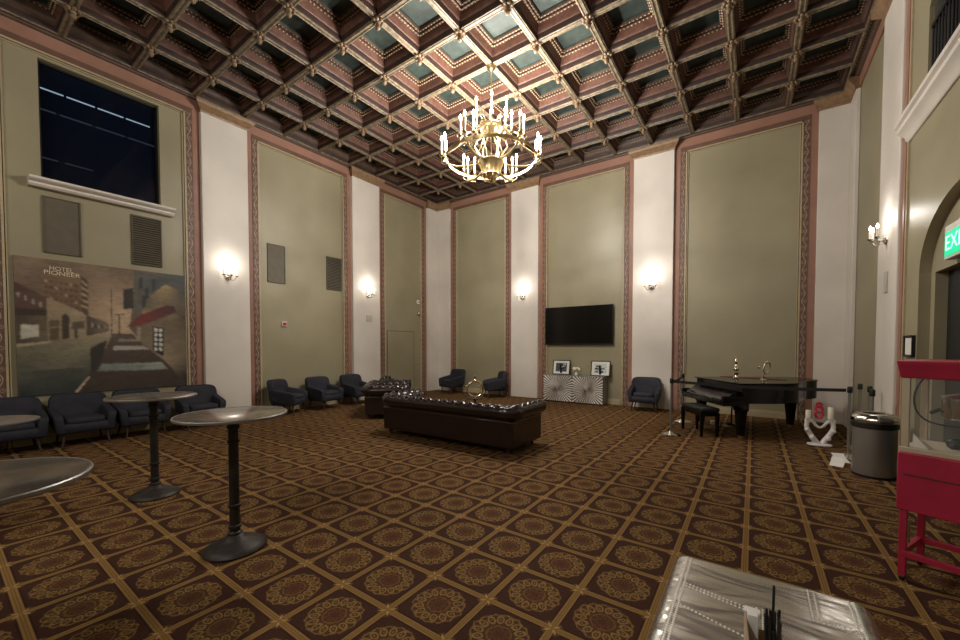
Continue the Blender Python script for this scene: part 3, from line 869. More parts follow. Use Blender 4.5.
for k in range(2):
    a, b = (-hw, -.003) if k == 0 else (.003, hw)
    m = MB()
    m.b2((a, -hd, .03), (b, -hd + .02, SH - .005), 1)
    m.add([(a, -hd - .001, .03), (b, -hd - .001, .03), (b, -hd - .001, SH - .005), (a, -hd - .001, SH - .005)], [(0, 1, 2, 3)], 0)
    # raised radiating ribs, each a real wedge running out from the centre of the door
    cx_, cz_ = (a + b) / 2, .03 + (SH - .035) / 2
    N = 40
    for q in range(N):
        def edge(th):
            dx, dz = math.cos(th), math.sin(th)
            k1 = min(((b - a) / 2 - .004) / max(1e-6, abs(dx)), ((SH - .035) / 2 - .004) / max(1e-6, abs(dz)))
            return dx, dz, k1
        t0, t1 = 2 * PI * (q + .16) / N, 2 * PI * (q + .84) / N; tm = (t0 + t1) / 2
        r0 = .02
        d0_, d1_, dm = edge(t0), edge(t1), edge(tm)
        y0_, y1_ = -hd - .001, -hd - .03
        V = [(cx_ + d0_[0] * r0, y0_, cz_ + d0_[1] * r0), (cx_ + d0_[0] * d0_[2], y0_, cz_ + d0_[1] * d0_[2]),
             (cx_ + d1_[0] * d1_[2], y0_, cz_ + d1_[1] * d1_[2]), (cx_ + d1_[0] * r0, y0_, cz_ + d1_[1] * r0),
             (cx_ + dm[0] * r0, y1_, cz_ + dm[1] * r0), (cx_ + dm[0] * dm[2], y1_, cz_ + dm[1] * dm[2])]
        m.add(V, [(0, 1, 5, 4), (3, 2, 5, 4), (1, 2, 5), (0, 3, 4)], 2)
    m.lathe([(0, 0), (.034, 0), (.028, .016), (0, .022)], 16, T=Matrix.Translation((cx_, -hd, cz_)) @ Matrix.Rotation(PI / 2, 4, 'X'), mi=2)
    m.build('door', ['black', 'vent', 'door_silver'], sb, recalc=False, flat=True)
def photo(label, x, light):
    t = thing('framed_photo', label, 'picture', (x, 10.68, SH + .003), rad(0))
    T = Matrix.Rotation(rad(-9), 4, 'X')
    f = MB()
    W2, H = .265, .42
    for lo, hi in (((-W2, -.02, 0), (-W2 + .022, .0, H)), ((W2 - .022, -.02, 0), (W2, 0, H)), ((-W2, -.02, H - .022), (W2, 0, H)), ((-W2, -.02, 0), (W2, 0, .022))): f.b2(lo, hi, 0, T)
    f.build('frame', 'black', t, bevel=.003)
    MB().b2((-W2 + .01, -.012, .01), (W2 - .01, -.004, H - .01), 0, T).build('mat_board', 'mat_board', t)
    p = MB(); p.b2((-.17, -.0135, .085), (.17, -.012, .335), 0, T)
    rnd = random.Random(light)
    for k in range(10):
        a, z = rnd.uniform(-.16, .08), rnd.uniform(.09, .27); ww, hh = rnd.uniform(.03, .09), rnd.uniform(.02, .06)
        p.b2((a, -.0142, z), (a + ww, -.0135, min(z + hh, .33)), 1 + k % 2, T)
    p.build('print', ['photo_light', 'photo_dark', 'black'] if light else ['photo_dark', 'photo_light', 'black'], t)
    MB().b2((-.03, .0, .02), (.03, .004, .3), 0, Matrix.Rotation(rad(8), 4, 'X')).build('easel_back', 'black', t)
photo('framed black and white photo on the sideboard, left of the white flowers', -4.6, 0)
photo('framed black and white photo on the sideboard, right of the white flowers', -3.45, 1)
t = thing('flower_vase', 'small white vase of white flowers between the two framed photos', 'vase', (-4.1, 10.58, SH))
MB().lathe([(0, 0), (.03, 0), (.04, .02), (.042, .05), (.022, .085), (.026, .1), (.02, .1), (.018, .085), (0, .08)], 16).build('vase', 'white', t)
m = MB(); rnd = random.Random(3)
for k in range(16):
    a, q = rnd.uniform(0, 2 * PI), rnd.uniform(0, .085)
    m.ball((q * math.cos(a) * 1.2, q * math.sin(a), .17 + rnd.uniform(-.03, .05)), .034, 7, sc=(1, 1, .75))
m.build('blossoms', 'cream_candle', t)

# ------------------------------------------------------------------ grand piano
pn = thing('grand_piano', 'black grand piano with closed lid on the patterned carpet', 'piano', (-.52, 8.575, 0), rad(-56.7))
def smooth(pts, n=6):
    out = []
    P = [Vector(p) for p in pts]
    for i in range(len(P) - 1):
        p0, p1, p2, p3 = P[max(i - 1, 0)], P[i], P[i + 1], P[min(i + 2, len(P) - 1)]
        for k in range(n):
            q = k / n
            out.append(tuple(.5 * ((2 * p1) + (p2 - p0) * q + (2 * p0 - 5 * p1 + 4 * p2 - p3) * q * q + (3 * p1 - p0 - 3 * p2 + p3) * q ** 3)))
    out.append(tuple(P[-1])); return out
bent = smooth([(.735, .45), (.72, .7), (.60, .98), (.36, 1.25), (.16, 1.48), (.05, 1.7), (-.05, 1.84), (-.22, 1.94), (-.45, 1.97), (-.64, 1.91), (-.735, 1.75)])
case = [(-.735, -.02), (.735, -.02)] + bent
MB().prism(case, .62, .945).build('case', 'black_gloss', pn, bevel=.01)
lid = [(-.76, -.07), (.76, -.07)] + [(x * 1.02, y * 1.01) for x, y in bent]
m = MB(); m.prism(lid, .947, .968); m.build('lid', 'black_gloss', pn, bevel=.006)
m = MB(); m.b2((-.735, -.34, .575), (.735, .0, .64)); m.b2((-.735, -.34, .64), (-.655, -.02, .74)); m.b2((.655, -.34, .64), (.735, -.02, .74))
m.b2((-.735, -.03, .64), (.735, -.01, .945)); m.b2((-.66, -.35, .60), (.66, -.335, .665))
m.build('key_bed', 'black_gloss', pn, bevel=.008)
m = MB()
m.loft([[(x, y, z) for y, z in ((-.33, .64), (-.335, .675), (-.31, .70), (-.2, .735), (-.12, .80), (-.03, .82), (-.03, .64))] for x in (-.655, .655)])
m.build('fallboard', 'black_gloss', pn, bevel=.004)
MB().b2((-.35, -.338, .676), (.35, -.334, .682)).build('fallboard_lip', 'brass', pn)
for x, y in ((-.6, .0), (.655, .0), (-.33, 1.57)):
    m = MB(); m.loft([[(x + a * q, y + b * q, z) for a, b in ((-1, -1), (1, -1), (1, 1), (-1, 1))] for q, z in ((.085, .62), (.085, .5), (.07, .48), (.045, .1), (.05, .07), (.03, .06))])
    lg = m.build('leg', 'black_gloss', pn, bevel=.006)
    m = MB(); m.cyl((x - .014, y, .03), (x + .014, y, .03), .03, 14); m.cyl((x, y, .03), (x, y, .065), .012, 8)
    m.build('caster', 'brass', lg)
m = MB(); m.b2((-.13, .24, .10), (.13, .32, .15)); m.cyl((-.07, .28, .15), (-.05, .28, .62), .014, 8); m.cyl((.07, .28, .15), (.05, .28, .62), .014, 8)
ly = m.build('pedal_lyre', 'black_gloss', pn)
for k in (-1, 0, 1):
    MB().b2((k * .07 - .014, .10, .085), (k * .07 + .014, .26, .098)).build('pedal', 'gold', ly, bevel=.004)
bn = thing('piano_bench', 'black padded piano bench tucked under the keyboard', 'bench', (-.80, 8.20, 0), rad(-56.7))
MB().sq((0, 0, .47), (.38, .175, .045), .35, .18, 32, 10).build('padded_seat', 'black', bn, ang=180)
m = MB(); m.b2((-.35, -.15, .36), (.35, .15, .44)); m.build('apron', 'black_gloss', bn, bevel=.006)
for sx in (-1, 1):
    for sy in (-1, 1):
        m = MB(); m.loft([[(sx * .335 + a * q, sy * .135 + b * q, z) for a, b in ((-1, -1), (1, -1), (1, 1), (-1, 1))] for q, z in ((.03, .42), (.018, .02), (.02, 0))])
        m.build('leg', 'black_gloss', bn)
# on the lid
PT = Matrix.Translation((-.52, 8.575, 0)) @ Matrix.Rotation(rad(-56.7), 4, 'Z')
def on_lid(x, y): p = PT @ Vector((x, y, .968)); return p
def on_lid_w(x, y): return (x, y, .9705)
m = MB()
m.sq((0, 0, .003), (.55, .13, .003), .3, .1, 24, 6)
rn = tag(m.build('red_runner', 'red_cloth'), 'flat red cloth runner lying across the closed piano lid', 'cloth')
rn.location = (-.02, 9.35, .968); rn.rotation_euler = (0, 0, rad(-20))
t = thing('figurine', 'gold figurine with a dark neck on the piano lid, left of the other ornament', 'figurine', (-.27, 9.02, .968))
MB().lathe([(0, 0), (.045, 0), (.05, .02), (.03, .04), (.024, .07), (.044, .1), (.046, .12), (.03, .13), (.03, .15), (.05, .17), (.054, .2), (.036, .23), (.03, .28)], 14).build('body', 'gold', t)
MB().lathe([(0, .27), (.026, .27), (.024, .31), (0, .312)], 12).build('neck', 'black', t)
MB().lathe([(0, .31), (.03, .31), (.036, .335), (.026, .36), (.008, .4), (.006, .43), (0, .44)], 12).build('head', 'gold', t)
t = thing('sculpture', 'silver and gold loop sculpture on the piano lid, right of the figurine', 'sculpture', (.16, 8.92, .968))
MB().lathe([(0, 0), (.06, 0), (.06, .012), (.035, .03), (.04, .06), (.012, .085), (.01, .13), (0, .13)], 16).build('base', 'silver', t)
m = MB(); n = 28
m.tube([(.055 * math.cos(2 * PI * k / n), 0, .24 + .11 * math.sin(2 * PI * k / n)) for k in range(n)], .014, 8, closed=True, T=Matrix.Rotation(rad(35), 4, 'Z') @ Matrix.Rotation(rad(14), 4, 'Y'))
m.ball((.05, -.03, .34), .028, 8); m.ball((-.07, .03, .24), .03, 8)
m.build('loop', 'gold', t)
bx = tag(MB().b2((-.07, -.06, 0), (.07, .06, .08)).build('white_box', 'white', bevel=.006), 'small white box on the carpet under the piano', 'box')
bx.location = (-.62, 9.2, 0); bx.rotation_euler = (0, 0, rad(20))

# ------------------------------------------------------------------ stanchions
def make_stanchion(label, loc):
    t = thing('stanchion', label, 'stanchion', loc, 0, 'barrier posts around the piano')
    MB().lathe([(0, 0), (.17, 0), (.172, .01), (.15, .025), (.05, .045), (.03, .06), (0, .06)], 28).build('base', 'chrome', t)
    MB().lathe([(0, .05), (.019, .05), (.019, .94), (0, .94)], 14).build('post', 'steel', t)
    MB().lathe([(0, .93), (.026, .93), (.03, .94), (.03, 1.0), (.024, 1.02), (0, 1.02)], 16).build('belt_head', 'black', t)
    return t
st = make_stanchion('belt barrier post standing alone left of the piano bench', (-1.2, 7.72, 0))
dup(st, 'belt barrier post behind the keyboard end of the piano, by the olive wall', (-1.21, 9.2, 0))
dup(st, 'belt barrier post behind the bin, holding the right end of the belt', (1.14, 7.60, 0))
dup(st, 'belt barrier post in the cluster behind the bin, close to the wall', (1.36, 8.30, 0))
dup(st, 'belt barrier post in the cluster behind the bin, nearest to the bin', (1.31, 7.26, 0))
dup(st, 'belt barrier post in the cluster behind the bin, deepest on the right', (1.39, 7.85, 0))
def belt(a, b, label):
    A, B = Vector(a), Vector(b); n = 8
    m = MB(); R = []
    for k in range(n + 1):
        q = k / n; p = A.lerp(B, q); z = .965 - .03 * math.sin(PI * q)
        d = (B - A).normalized(); nn = Vector((-d.y, d.x)) * .002
        R.append([(p.x - nn.x, p.y - nn.y, z - .024), (p.x + nn.x, p.y + nn.y, z - .024), (p.x + nn.x, p.y + nn.y, z + .024), (p.x - nn.x, p.y - nn.y, z + .024)])
    m.loft(R)
    tag(m.build('barrier_belt', 'black'), label, 'belt')
belt((-1.2, 7.76), (-1.21, 9.16), 'black retractable belt between the two posts left of the piano')
belt((-1.17, 7.72), (1.10, 7.6), 'long black belt running in front of the piano to the clustered posts')

# ------------------------------------------------------------------ bin, papers, glass table
t = thing('trash_can', 'brushed steel bin with black band and shiny domed lid beside the popcorn machine', 'bin', (1.235, 6.70, 0))
MB().lathe([(0, 0), (.198, 0), (.2, .03), (0, .03)], 40).build('foot_ring', 'black', t)
MB().lathe([(0, .03), (.196, .03), (.2, .05), (.2, .60), (0, .60)], 48).build('body', 'bin_steel', t)
MB().lathe([(0, .60), (.204, .60), (.215, .61), (.215, .66), (.2, .67), (0, .67)], 48).build('band', 'black', t)
m = MB(); n = 48
rings = []
for r_, z in ((.212, .665), (.22, .69), (.212, .73), (.18, .765), (.135, .78), (.12, .775), (.115, .74)):
    rings.append([(r_ * (1 + .02 * math.cos(k * PI / 2) * (1 if r_ > .14 else 0)) * math.cos(2 * PI * k / n), r_ * (1 + .02 * math.cos(k * PI / 2) * (1 if r_ > .14 else 0)) * math.sin(2 * PI * k / n), z) for k in range(n)])
m.loft(rings); m.build('lid', 'chrome', t, ang=80)
MB().lathe([(0, .742), (.118, .742), (.118, .765), (.112, .77), (.11, .745), (0, .745)], 32).build('opening', 'black', t)
def leaflet(label, loc, rz, tilt):
    m = MB()
    m.add([(-.07, -.1, .002), (.07, -.1, .002), (.07, 0, .03), (-.07, 0, .03), (.07, .1, .085), (-.07, .1, .085)], [(0, 1, 2, 3), (3, 2, 4, 5)])
    m.add([(-.07, -.1, 0), (.07, -.1, 0), (.07, 0, .028), (-.07, 0, .028), (.07, .1, .083), (-.07, .1, .083)], [(0, 1, 2, 3), (3, 2, 4, 5)])
    o = tag(m.build('paper_leaflet', 'paper', recalc=False), label, 'paper'); o.location = loc; o.rotation_euler = (0, 0, rz)
leaflet('white paper leaflet on the carpet beside the bin, farther of two', (1.02, 7.30, 0), rad(15), 0)
leaflet('white paper leaflet on the carpet beside the bin, nearer of two', (.95, 7.03, 0), rad(-15), 0)
GT = (.89, 8.22, 0)
t = thing('glass_side_table', 'small glass table on a white heart shaped base near the piano tail', 'table', GT, rad(8))
MB().lathe([(0, .425), (.25, .425), (.252, .431), (.25, .437), (0, .437)], 36).build('glass_top', 'glass', t)
m = MB(); m.sq((0, 0, .02), (.16, .1, .022), .5, .8, 28, 8)
for s in (-1, 1):
    P = smooth([(s * .03, 0, .03), (s * .07, 0, .10), (s * .13, 0, .20), (s * .165, .0, .29), (s * .16, 0, .36), (s * .125, 0, .40), (s * .08, 0, .37), (s * .045, 0, .32), (0, 0, .29)], 4)
    L = len(P)
    m.tube(P, [.043 - .026 * abs(k / (L - 1)) for k in range(L)], 10)
    m.tube(smooth([(s * .16, 0, .33), (s * .165, 0, .39), (s * .16, 0, .425)], 3), [.03] * 7, 8)
    m.ball((s * .165, -.02, .25), .035, 8); m.ball((s * .10, -.03, .13), .04, 8)
m.build('heart_base', 'white', t, ang=80)
for dx, h, lb in ((-.15, .13, 'shorter white pillar candle on the small glass table, left of the red ornament'), (.13, .19, 'taller white pillar candle on the small glass table, right of the red ornament')):
    t = thing('pillar_candle', lb, 'candle', (GT[0] + dx * .98, GT[1] + dx * .14 - .02, .437))
    MB().lathe([(0, 0), (.035, 0), (.036, .005), (.036, h - .006), (.032, h), (.02, h - .006), (0, h - .008)], 18).build('wax', 'cream_candle', t)
    MB().cyl((0, 0, h - .01), (.002, 0, h + .012), .002, 5).build('wick', 'black', t)
m = MB(); n = 24
for z, r_ in ((.06, .045), (.15, .042), (.215, .03)):
    m.tube([(r_ * math.cos(2 * PI * k / n), 0, z + r_ * 1.1 * math.sin(2 * PI * k / n)) for k in range(n)], .017, 8, closed=True)
m.sq((0, 0, .008), (.05, .035, .01), .4, .8, 16, 6)
o = tag(m.build('red_ornament', 'red_gloss'), 'red looped ornament between the two white candles on the glass table', 'ornament'); o.location = (GT[0] - .01, GT[1] + .03, .437)

# ------------------------------------------------------------------ popcorn machine
pc = thing('popcorn_machine', 'red popcorn machine with glass cabinet on open cart legs, at right edge', 'popcorn machine', (.83, 3.80, 0), rad(-26))
PW, PDp = .56, .42          # origin: near left corner; +x along the front, +y into depth
m = MB()
for x in (.02, PW - .02):
    for y in (.02, PDp - .02):
        MB().b2((x - .018, y - .018, .03), (x + .018, y + .018, .51)).build('leg', 'red_paint', pc, bevel=.003)
        MB().cyl((x - .01, y, .025), (x + .01, y, .025), .025, 12).build('foot_wheel', 'black', pc)
m = MB()
for z in (.19,):
    m.b2((.02, .0, z - .02), (PW - .02, .03, z + .02)); m.b2((.02, PDp - .03, z - .02), (PW - .02, PDp, z + .02))
    m.b2((0, .02, z - .02), (.03, PDp - .02, z + .02)); m.b2((PW - .03, .02, z - .02), (PW, PDp - .02, z + .02))
m.build('lower_rails', 'red_paint', pc, bevel=.003)
m = MB(); m.b2((-.012, -.012, .49), (PW + .012, PDp + .012, .885)); m.build('base_cabinet', 'red_paint', pc, bevel=.008)
MB().b2((.02, -.018, .735), (PW - .02, -.012, .741)).build('door_line', 'dark_line', pc)
m = MB(); m.cyl((.05, .0, .28), (.05, .0, .43), .008, 8); m.cyl((.05, .0, .43), (.03, .02, .43), .007, 8); m.cyl((.05, .0, .28), (.03, .02, .28), .007, 8)
m.build('push_handle', 'chrome', pc)
MB().b2((-.005, -.005, .885), (PW + .005, PDp + .005, .92)).build('counter_rim', 'alu_post', pc, bevel=.004)
for x in (.0, PW - .035):
    for y in (0, PDp - .03):
        MB().b2((x, y, .92), (x + .035, y + .03, 1.40)).build('corner_post', 'alu_post', pc, bevel=.002)
for lo, hi in (((.035, .006, .92), (PW - .035, .01, 1.40)), ((.035, PDp - .01, .92), (PW - .035, PDp - .006, 1.40)), ((.006, .03, .92), (.01, PDp - .03, 1.40)), ((PW - .01, .03, .92), (PW - .006, PDp - .03, 1.40))):
    MB().b2(lo, hi).build('glass_pane', 'glass', pc)
m = MB()
m.loft([[(-.0 - q, -.0 - q, z), (PW + q, -q, z), (PW + q, PDp + q, z), (-q, PDp + q, z)] for q, z in ((.0, 1.385), (.008, 1.39), (.02, 1.47), (.024, 1.485), (.024, 1.5), (.01, 1.505))])
m.build('canopy', 'red_paint', pc, bevel=.003)
m = MB(); m.lathe([(0, 0), (.11, 0), (.125, .02), (.125, .13), (.13, .135), (.13, .145), (.1, .155), (.03, .175), (0, .178)], 28, (.26, .2, 1.12))
m.cyl((.26, .2, 1.29), (.26, .2, 1.4), .012, 8)
kt = m.build('kettle', 'silver', pc)
m = MB(); m.tube([(.14, .2, 1.18), (.115, .18, 1.16), (.10, .16, 1.15)], .012, 8); m.build('kettle_handle', 'black', kt)
P = smooth([(.085, .06, 1.39), (.055, .055, 1.32), (.045, .05, 1.24), (.06, .05, 1.16), (.105, .06, 1.105), (.17, .08, 1.085), (.24, .12, 1.08)], 5)
MB().tube(P, .0055, 6).build('power_cord', 'black', pc)
m = MB(); m.b2((.24, .2, .92), (.5, .36, 1.09)); m.build('heated_deck', 'steel', pc, bevel=.01)
m = MB(); rnd = random.Random(5)
for k in range(70):
    m.ball((rnd.uniform(.3, .52), rnd.uniform(.05, .19), .93 + rnd.uniform(0, .045)), rnd.uniform(.011, .02), 6)
o = tag(m.build('popcorn_heap', 'popcorn', pc)); o['kind'] = 'stuff'
m = MB(); m.add([(.045, .04, .921), (.12, .03, .921), (.12, .12, .921), (.045, .05, 1.01)], [(0, 1, 2), (0, 1, 3), (1, 2, 3), (0, 2, 3)])
m.build('scoop', 'white', pc, flat=True)
m = MB(); m.ball((.2, .2, .955), .04, 10); m.cyl((.2, .2, .93), (.2, .12, .96), .012, 8); m.build('old_maid_scoop', 'black', pc)

# ------------------------------------------------------------------ riveted trunk
TX0, TX1, TY0, TY1, TZ = -.252, .335, .86, 1.75, .75
tr = thing('metal_trunk', 'riveted silver metal trunk with rounded edges in the near foreground', 'trunk', ((TX0 + TX1) / 2, (TY0 + TY1) / 2, 0))
hw, hd, RD = (TX1 - TX0) / 2, (TY1 - TY0) / 2, .05
def sect(dz=0, gr=0):
    P = [(-hw, .06)]
    for k in range(9): a = PI - PI / 2 * k / 8; P.append((-hw + RD + (RD + gr) * math.cos(a), TZ - RD + (RD + gr) * math.sin(a)))
    for k in range(9): a = PI / 2 - PI / 2 * k / 8; P.append((hw - RD + (RD + gr) * math.cos(a), TZ - RD + (RD + gr) * math.sin(a)))
    P.append((hw, .06)); return P
S = sect()
MB().loft([[(x, y, z) for x, z in S] for y in (-hd, -hd + .006, hd - .006, hd)]).build('body', 'riveted', tr, ang=30)
m = MB()
def rivets(x0, y0, x1, y1, step=.0115):
    L = math.hypot(x1 - x0, y1 - y0); n = int(L / step)
    for k in range(n + 1):
        q = k / max(1, n); x, y = x0 + (x1 - x0) * q, y0 + (y1 - y0) * q
        s = .0046
        m.add([(x + a * s, y + b * s, TZ) for a, b in ((1, 0), (.5, .87), (-.5, .87), (-1, 0), (-.5, -.87), (.5, -.87))] + [(x, y, TZ + .0042)], [(i, (i + 1) % 6, 6) for i in range(6)])
e = hw - RD
for dx in (-.0, .013): rivets(-e + dx, -hd, -e + dx, hd - .005); rivets(e - dx, -hd, e - dx, hd - .005)
for dx in (.0, .016): rivets(-.02 + dx, -hd, -.02 + dx, hd - .22); rivets(.125 + dx, hd - .16, .125 + dx, hd - .005)
for dy in (0, .016): rivets(.125, hd - .17 - dy, e - .02, hd - .17 - dy); rivets(-e + .02, hd - .2 - dy, -.02, hd - .24 - dy)
rivets(-e + .02, hd - .34, -.02, hd - .4)
rv = m.build('rivets', 'door_silver', tr, recalc=False); rv['kind'] = 'stuff'
m = MB()
for x0, y0, x1, y1, w_ in ((-.028, -hd, .004, hd - .22, .0), (.118, hd - .165, .15, hd, .0)):
    m.b2((x0, y0, TZ - .001), (x1, y1, TZ + .0008))
m.b2((.118, hd - .20, TZ - .001), (e - .006, hd - .155, TZ + .0009))
m.build('seam_strip', 'riveted', tr)
for sx in (-1, 1):
    for sy in (-1, 1):
        MB().b2((sx * (hw - .06) - .03, sy * (hd - .06) - .03, 0), (sx * (hw - .06) + .03, sy * (hd - .06) + .03, .06)).build('foot', 'black', tr, bevel=.004)
# caddy with black stirrers on the trunk
cd = thing('stirrer_caddy', 'open tan caddy of black stirrers standing on the silver trunk', 'caddy', (.032, 1.31, TZ + .001), rad(4))
m = MB()
m.b2((-.04, -.1, 0), (.05, .03, .004)); m.b2((-.04, -.1, 0), (-.036, .03, .085)); m.b2((.046, -.1, 0), (.05, .03, .05)); m.b2((-.04, .026, 0), (.05, .03, .05)); m.b2((-.04, -.1, 0), (.05, -.096, .05))
m.build('holder', 'tan_card', cd)
MB().b2((-.034, .0, .004), (-.008, .024, .098)).build('napkin_pack', 'paper', cd, bevel=.002)
rnd = random.Random(11)
for k in range(15):
    x, y = .002 + rnd.uniform(0, .036), rnd.uniform(-.085, .015)
    s = MB().cyl((x, y, .006), (x + rnd.uniform(-.008, .004), y + rnd.uniform(-.004, .012), rnd.uniform(.105, .16) if k else .21), .0032, 6).build('black_stirrer', 'black', cd)
o = tag(MB().sq((0, 0, .004), (.022, .014, .004), .4, .3, 16, 6).build('paper_napkin', 'paper'), 'small folded white napkin lying on the silver trunk behind the caddy', 'napkin')
o.location = (.01, 1.50, TZ + .001)

# ------------------------------------------------------------------ bar tables
def make_bar(label, loc, H=1.07, TR=.38, name='bar_table', group='tall round bar tables'):
    t = thing(name, label, 'table', loc, 0, group)
    d = H - 1.07; k = TR / .38
    m = MB(); m.lathe([(0, 1.048 + d), (.372 * k, 1.048 + d), (.378 * k, 1.052 + d), (.38 * k, 1.06 + d), (.378 * k, 1.067 + d), (.372 * k, 1.07 + d), (0, 1.07 + d)], 64)
    top = m.build('tabletop', 'pewter_top' if H > 1 else 'dull_top', t, ang=60)
    ed = [(.374 * k, 1.0515 + d), (.381 * k, 1.049 + d), (.385 * k, 1.053 + d), (.385 * k, 1.067 + d), (.381 * k, 1.0715 + d), (.376 * k, 1.0705 + d)]
    MB().loft([[(r_ * math.cos(2 * PI * q / 64), r_ * math.sin(2 * PI * q / 64), z_) for r_, z_ in ed] for q in range(64)], closed=True).build('metal_edge', 'steel', top)
    MB().lathe([(0, 1.048 + d), (.14, 1.048 + d), (.14, 1.036 + d), (.05, 1.03 + d), (.045, 1.0 + d), (0, 1.0 + d)], 24).build('mounting_plate', 'iron', t)
    pr = [(0, .1), (.05, .1), (.05, .13), (.037, .14), (.037, .16), (.046, .165), (.046, .185), (.037, .19), (.036, .33), (.046, .335), (.047, .35), (.036, .355), (.035, .84 + d), (.045, .845 + d), (.046, .86 + d), (.035, .865 + d), (.035, .95 + d), (.045, .955 + d), (.045, .975 + d), (.04, .98 + d), (.04, 1.02 + d), (0, 1.02 + d)]
    m = MB(); m.lathe(pr, 24); m.build('column', 'iron', t, ang=30)
    MB().lathe([(0, 0), (.216, 0), (.222, .006), (.22, .016), (.17, .045), (.11, .07), (.07, .09), (.055, .115), (0, .115)], 48).build('base', 'iron', t, ang=60)
    return t
bt = make_bar('bar table with shiny top whose whole column and base are in view', (-3.345, 1.38, 0))
dup(bt, 'bar table with dark top standing in front of the street painting', (-5.25, 1.39, 0))
dup(bt, 'nearest bar table, its round top cut by the left edge in the foreground', (-2.49, .045, 0))
make_bar('lower round table at the left edge, in front of the leftmost armchair', (-7.0, .32, 0), .76, .45, 'cafe_table', None)

# ------------------------------------------------------------------ street painting
def painting():
    PY0, PY1, PZ0, PZ1 = .825, 3.075, .80, 3.03
    t = thing('street_painting', 'large sepia street scene painting with hotel and red awning on the left wall', 'painting', (XL + .005, 0, 0))
    # source corners of the canvas in working units -> canvas 0..1
    TL, TR, BL, BR = (50, 62), (735, 140), (65, 618), (745, 580)
    # homography unit square -> quad
    def hom():
        (x0, y0), (x1, y1), (x2, y2), (x3, y3) = TL, TR, BR, BL
        dx1, dx2, sx = x1 - x2, x3 - x2, x0 - x1 + x2 - x3
        dy1, dy2, sy = y1 - y2, y3 - y2, y0 - y1 + y2 - y3
        den = dx1 * dy2 - dx2 * dy1
        g = (sx * dy2 - dx2 * sy) / den; h = (dx1 * sy - sx * dy1) / den
        return Matrix(((x1 - x0 + g * x1, x3 - x0 + h * x3, x0), (y1 - y0 + g * y1, y3 - y0 + h * y3, y0), (g, h, 1)))
    H = hom().inverted()
    def uv(p):
        q = H @ Vector((p[0], p[1], 1)); return (min(1, max(0, q.x / q.z)), min(1, max(0, q.y / q.z)))
    MB().b2((0, PY0, PZ0), (.03, PY1, PZ1)).build('stretcher', 'dark_line', t)
    m = MB(); layer = [.0305]
    def P3(u, v): return (layer[0], PY0 + u * (PY1 - PY0), PZ1 - v * (PZ1 - PZ0))
    # sky with glow and cloud bands
    NU, NV = 190, 180
    jit = random.Random(2)
    def sky(u, v):
        gx, gy = (u - .57) / .36, (v - .47) / .36
        g = math.exp(-(gx * gx + gy * gy))
        cl = .5 + .5 * math.sin(9 * v + 5 * u + 2.2 * math.sin(6 * u + 3 * v)) * math.sin(7 * u - 4 * v + 1)
        base = [98, 80, 64]; glow = [192, 164, 134]
        k = min(1, .85 * g + .34 * cl * (1 - v))
        return lin([a + (b - a) * k for a, b in zip(base, glow)])
    img = [[sky((i + .5) / NU, (j + .5) / NV) for i in range(NU)] for j in range(NV)]
    def poly(pts, cols, soft=0):
        P = [uv(p) for p in pts]
        P = [(a * NU, b * NV) for a, b in P]
        if not isinstance(cols, list): cols = [cols] * len(pts)
        C_ = [lin(c) for c in cols]
        y0_, y1_ = max(0, int(min(p[1] for p in P)) - 1), min(NV - 1, int(max(p[1] for p in P)) + 1)
        x0_, x1_ = max(0, int(min(p[0] for p in P)) - 1), min(NU - 1, int(max(p[0] for p in P)) + 1)
        for j in range(y0_, y1_ + 1):
            for i in range(x0_, x1_ + 1):
                x, y = i + .5, j + .5
                x += jit.uniform(-.45, .45); y += jit.uniform(-.45, .45)          # brushed edges
                ins = False; k = len(P) - 1
                for q in range(len(P)):
                    (xa, ya), (xb, yb) = P[q], P[k]
                    if (ya > y) != (yb > y) and x < (xb - xa) * (y - ya) / (yb - ya) + xa: ins = not ins
                    k = q
                if not ins: continue
                ws = [1 / ((x - p[0]) ** 2 + (y - p[1]) ** 2 + 2) for p in P]; W_ = sum(ws)
                img[j][i] = tuple(sum(w * c[e] for w, c in zip(ws, C_)) / W_ for e in range(3))
    # hotel tower
    poly([(165, 108), (315, 140), (318, 300), (165, 260)], [(118, 94, 72), (128, 100, 76), (110, 84, 62), (112, 88, 66)])
    poly([(315, 140), (345, 165), (346, 300), (318, 290)], [(80, 62, 50), (86, 68, 54), (96, 78, 62), (80, 62, 50)])
    for k in range(5): poly([(318, 160 + k * 24), (343, 178 + k * 22), (343, 186 + k * 22), (318, 169 + k * 24)], (168, 144, 116))
    for r in range(5):
        for c in range(7):
            x, y = 176 + c * 19.5, 158 + r * 22 + c * 3.2
            poly([(x, y), (x + 8, y + 1), (x + 8, y + 11), (x, y + 10)], (86, 68, 54) if (r * 3 + c) % 5 else (178, 158, 130))
    # left brick block
    poly([(50, 165), (182, 228), (182, 300), (58, 300)], [(74, 50, 44), (92, 66, 54), (96, 72, 58), (78, 56, 48)])
    for c in range(4):
        x = 66 + c * 29; y = 206 + c * 13
        poly([(x, y), (x + 10, y + 4), (x + 10, y + 24), (x, y + 21)], (150, 138, 124))
    poly([(58, 270), (190, 275), (190, 302), (58, 300)], (58, 44, 38))
    poly([(60, 298), (190, 300), (186, 398), (66, 418)], [(70, 58, 48), (104, 88, 70), (110, 96, 78), (66, 56, 46)])
    poly([(80, 334), (150, 336), (150, 382), (80, 390)], (196, 190, 172))
    # arcaded block
    poly([(180, 228), (320, 285), (345, 308), (338, 384), (186, 400)], [(150, 130, 104), (168, 148, 118), (140, 124, 100), (150, 134, 110), (140, 124, 100)])
    poly([(240, 300), (255, 290), (270, 302), (270, 390), (240, 394)], (64, 52, 42))
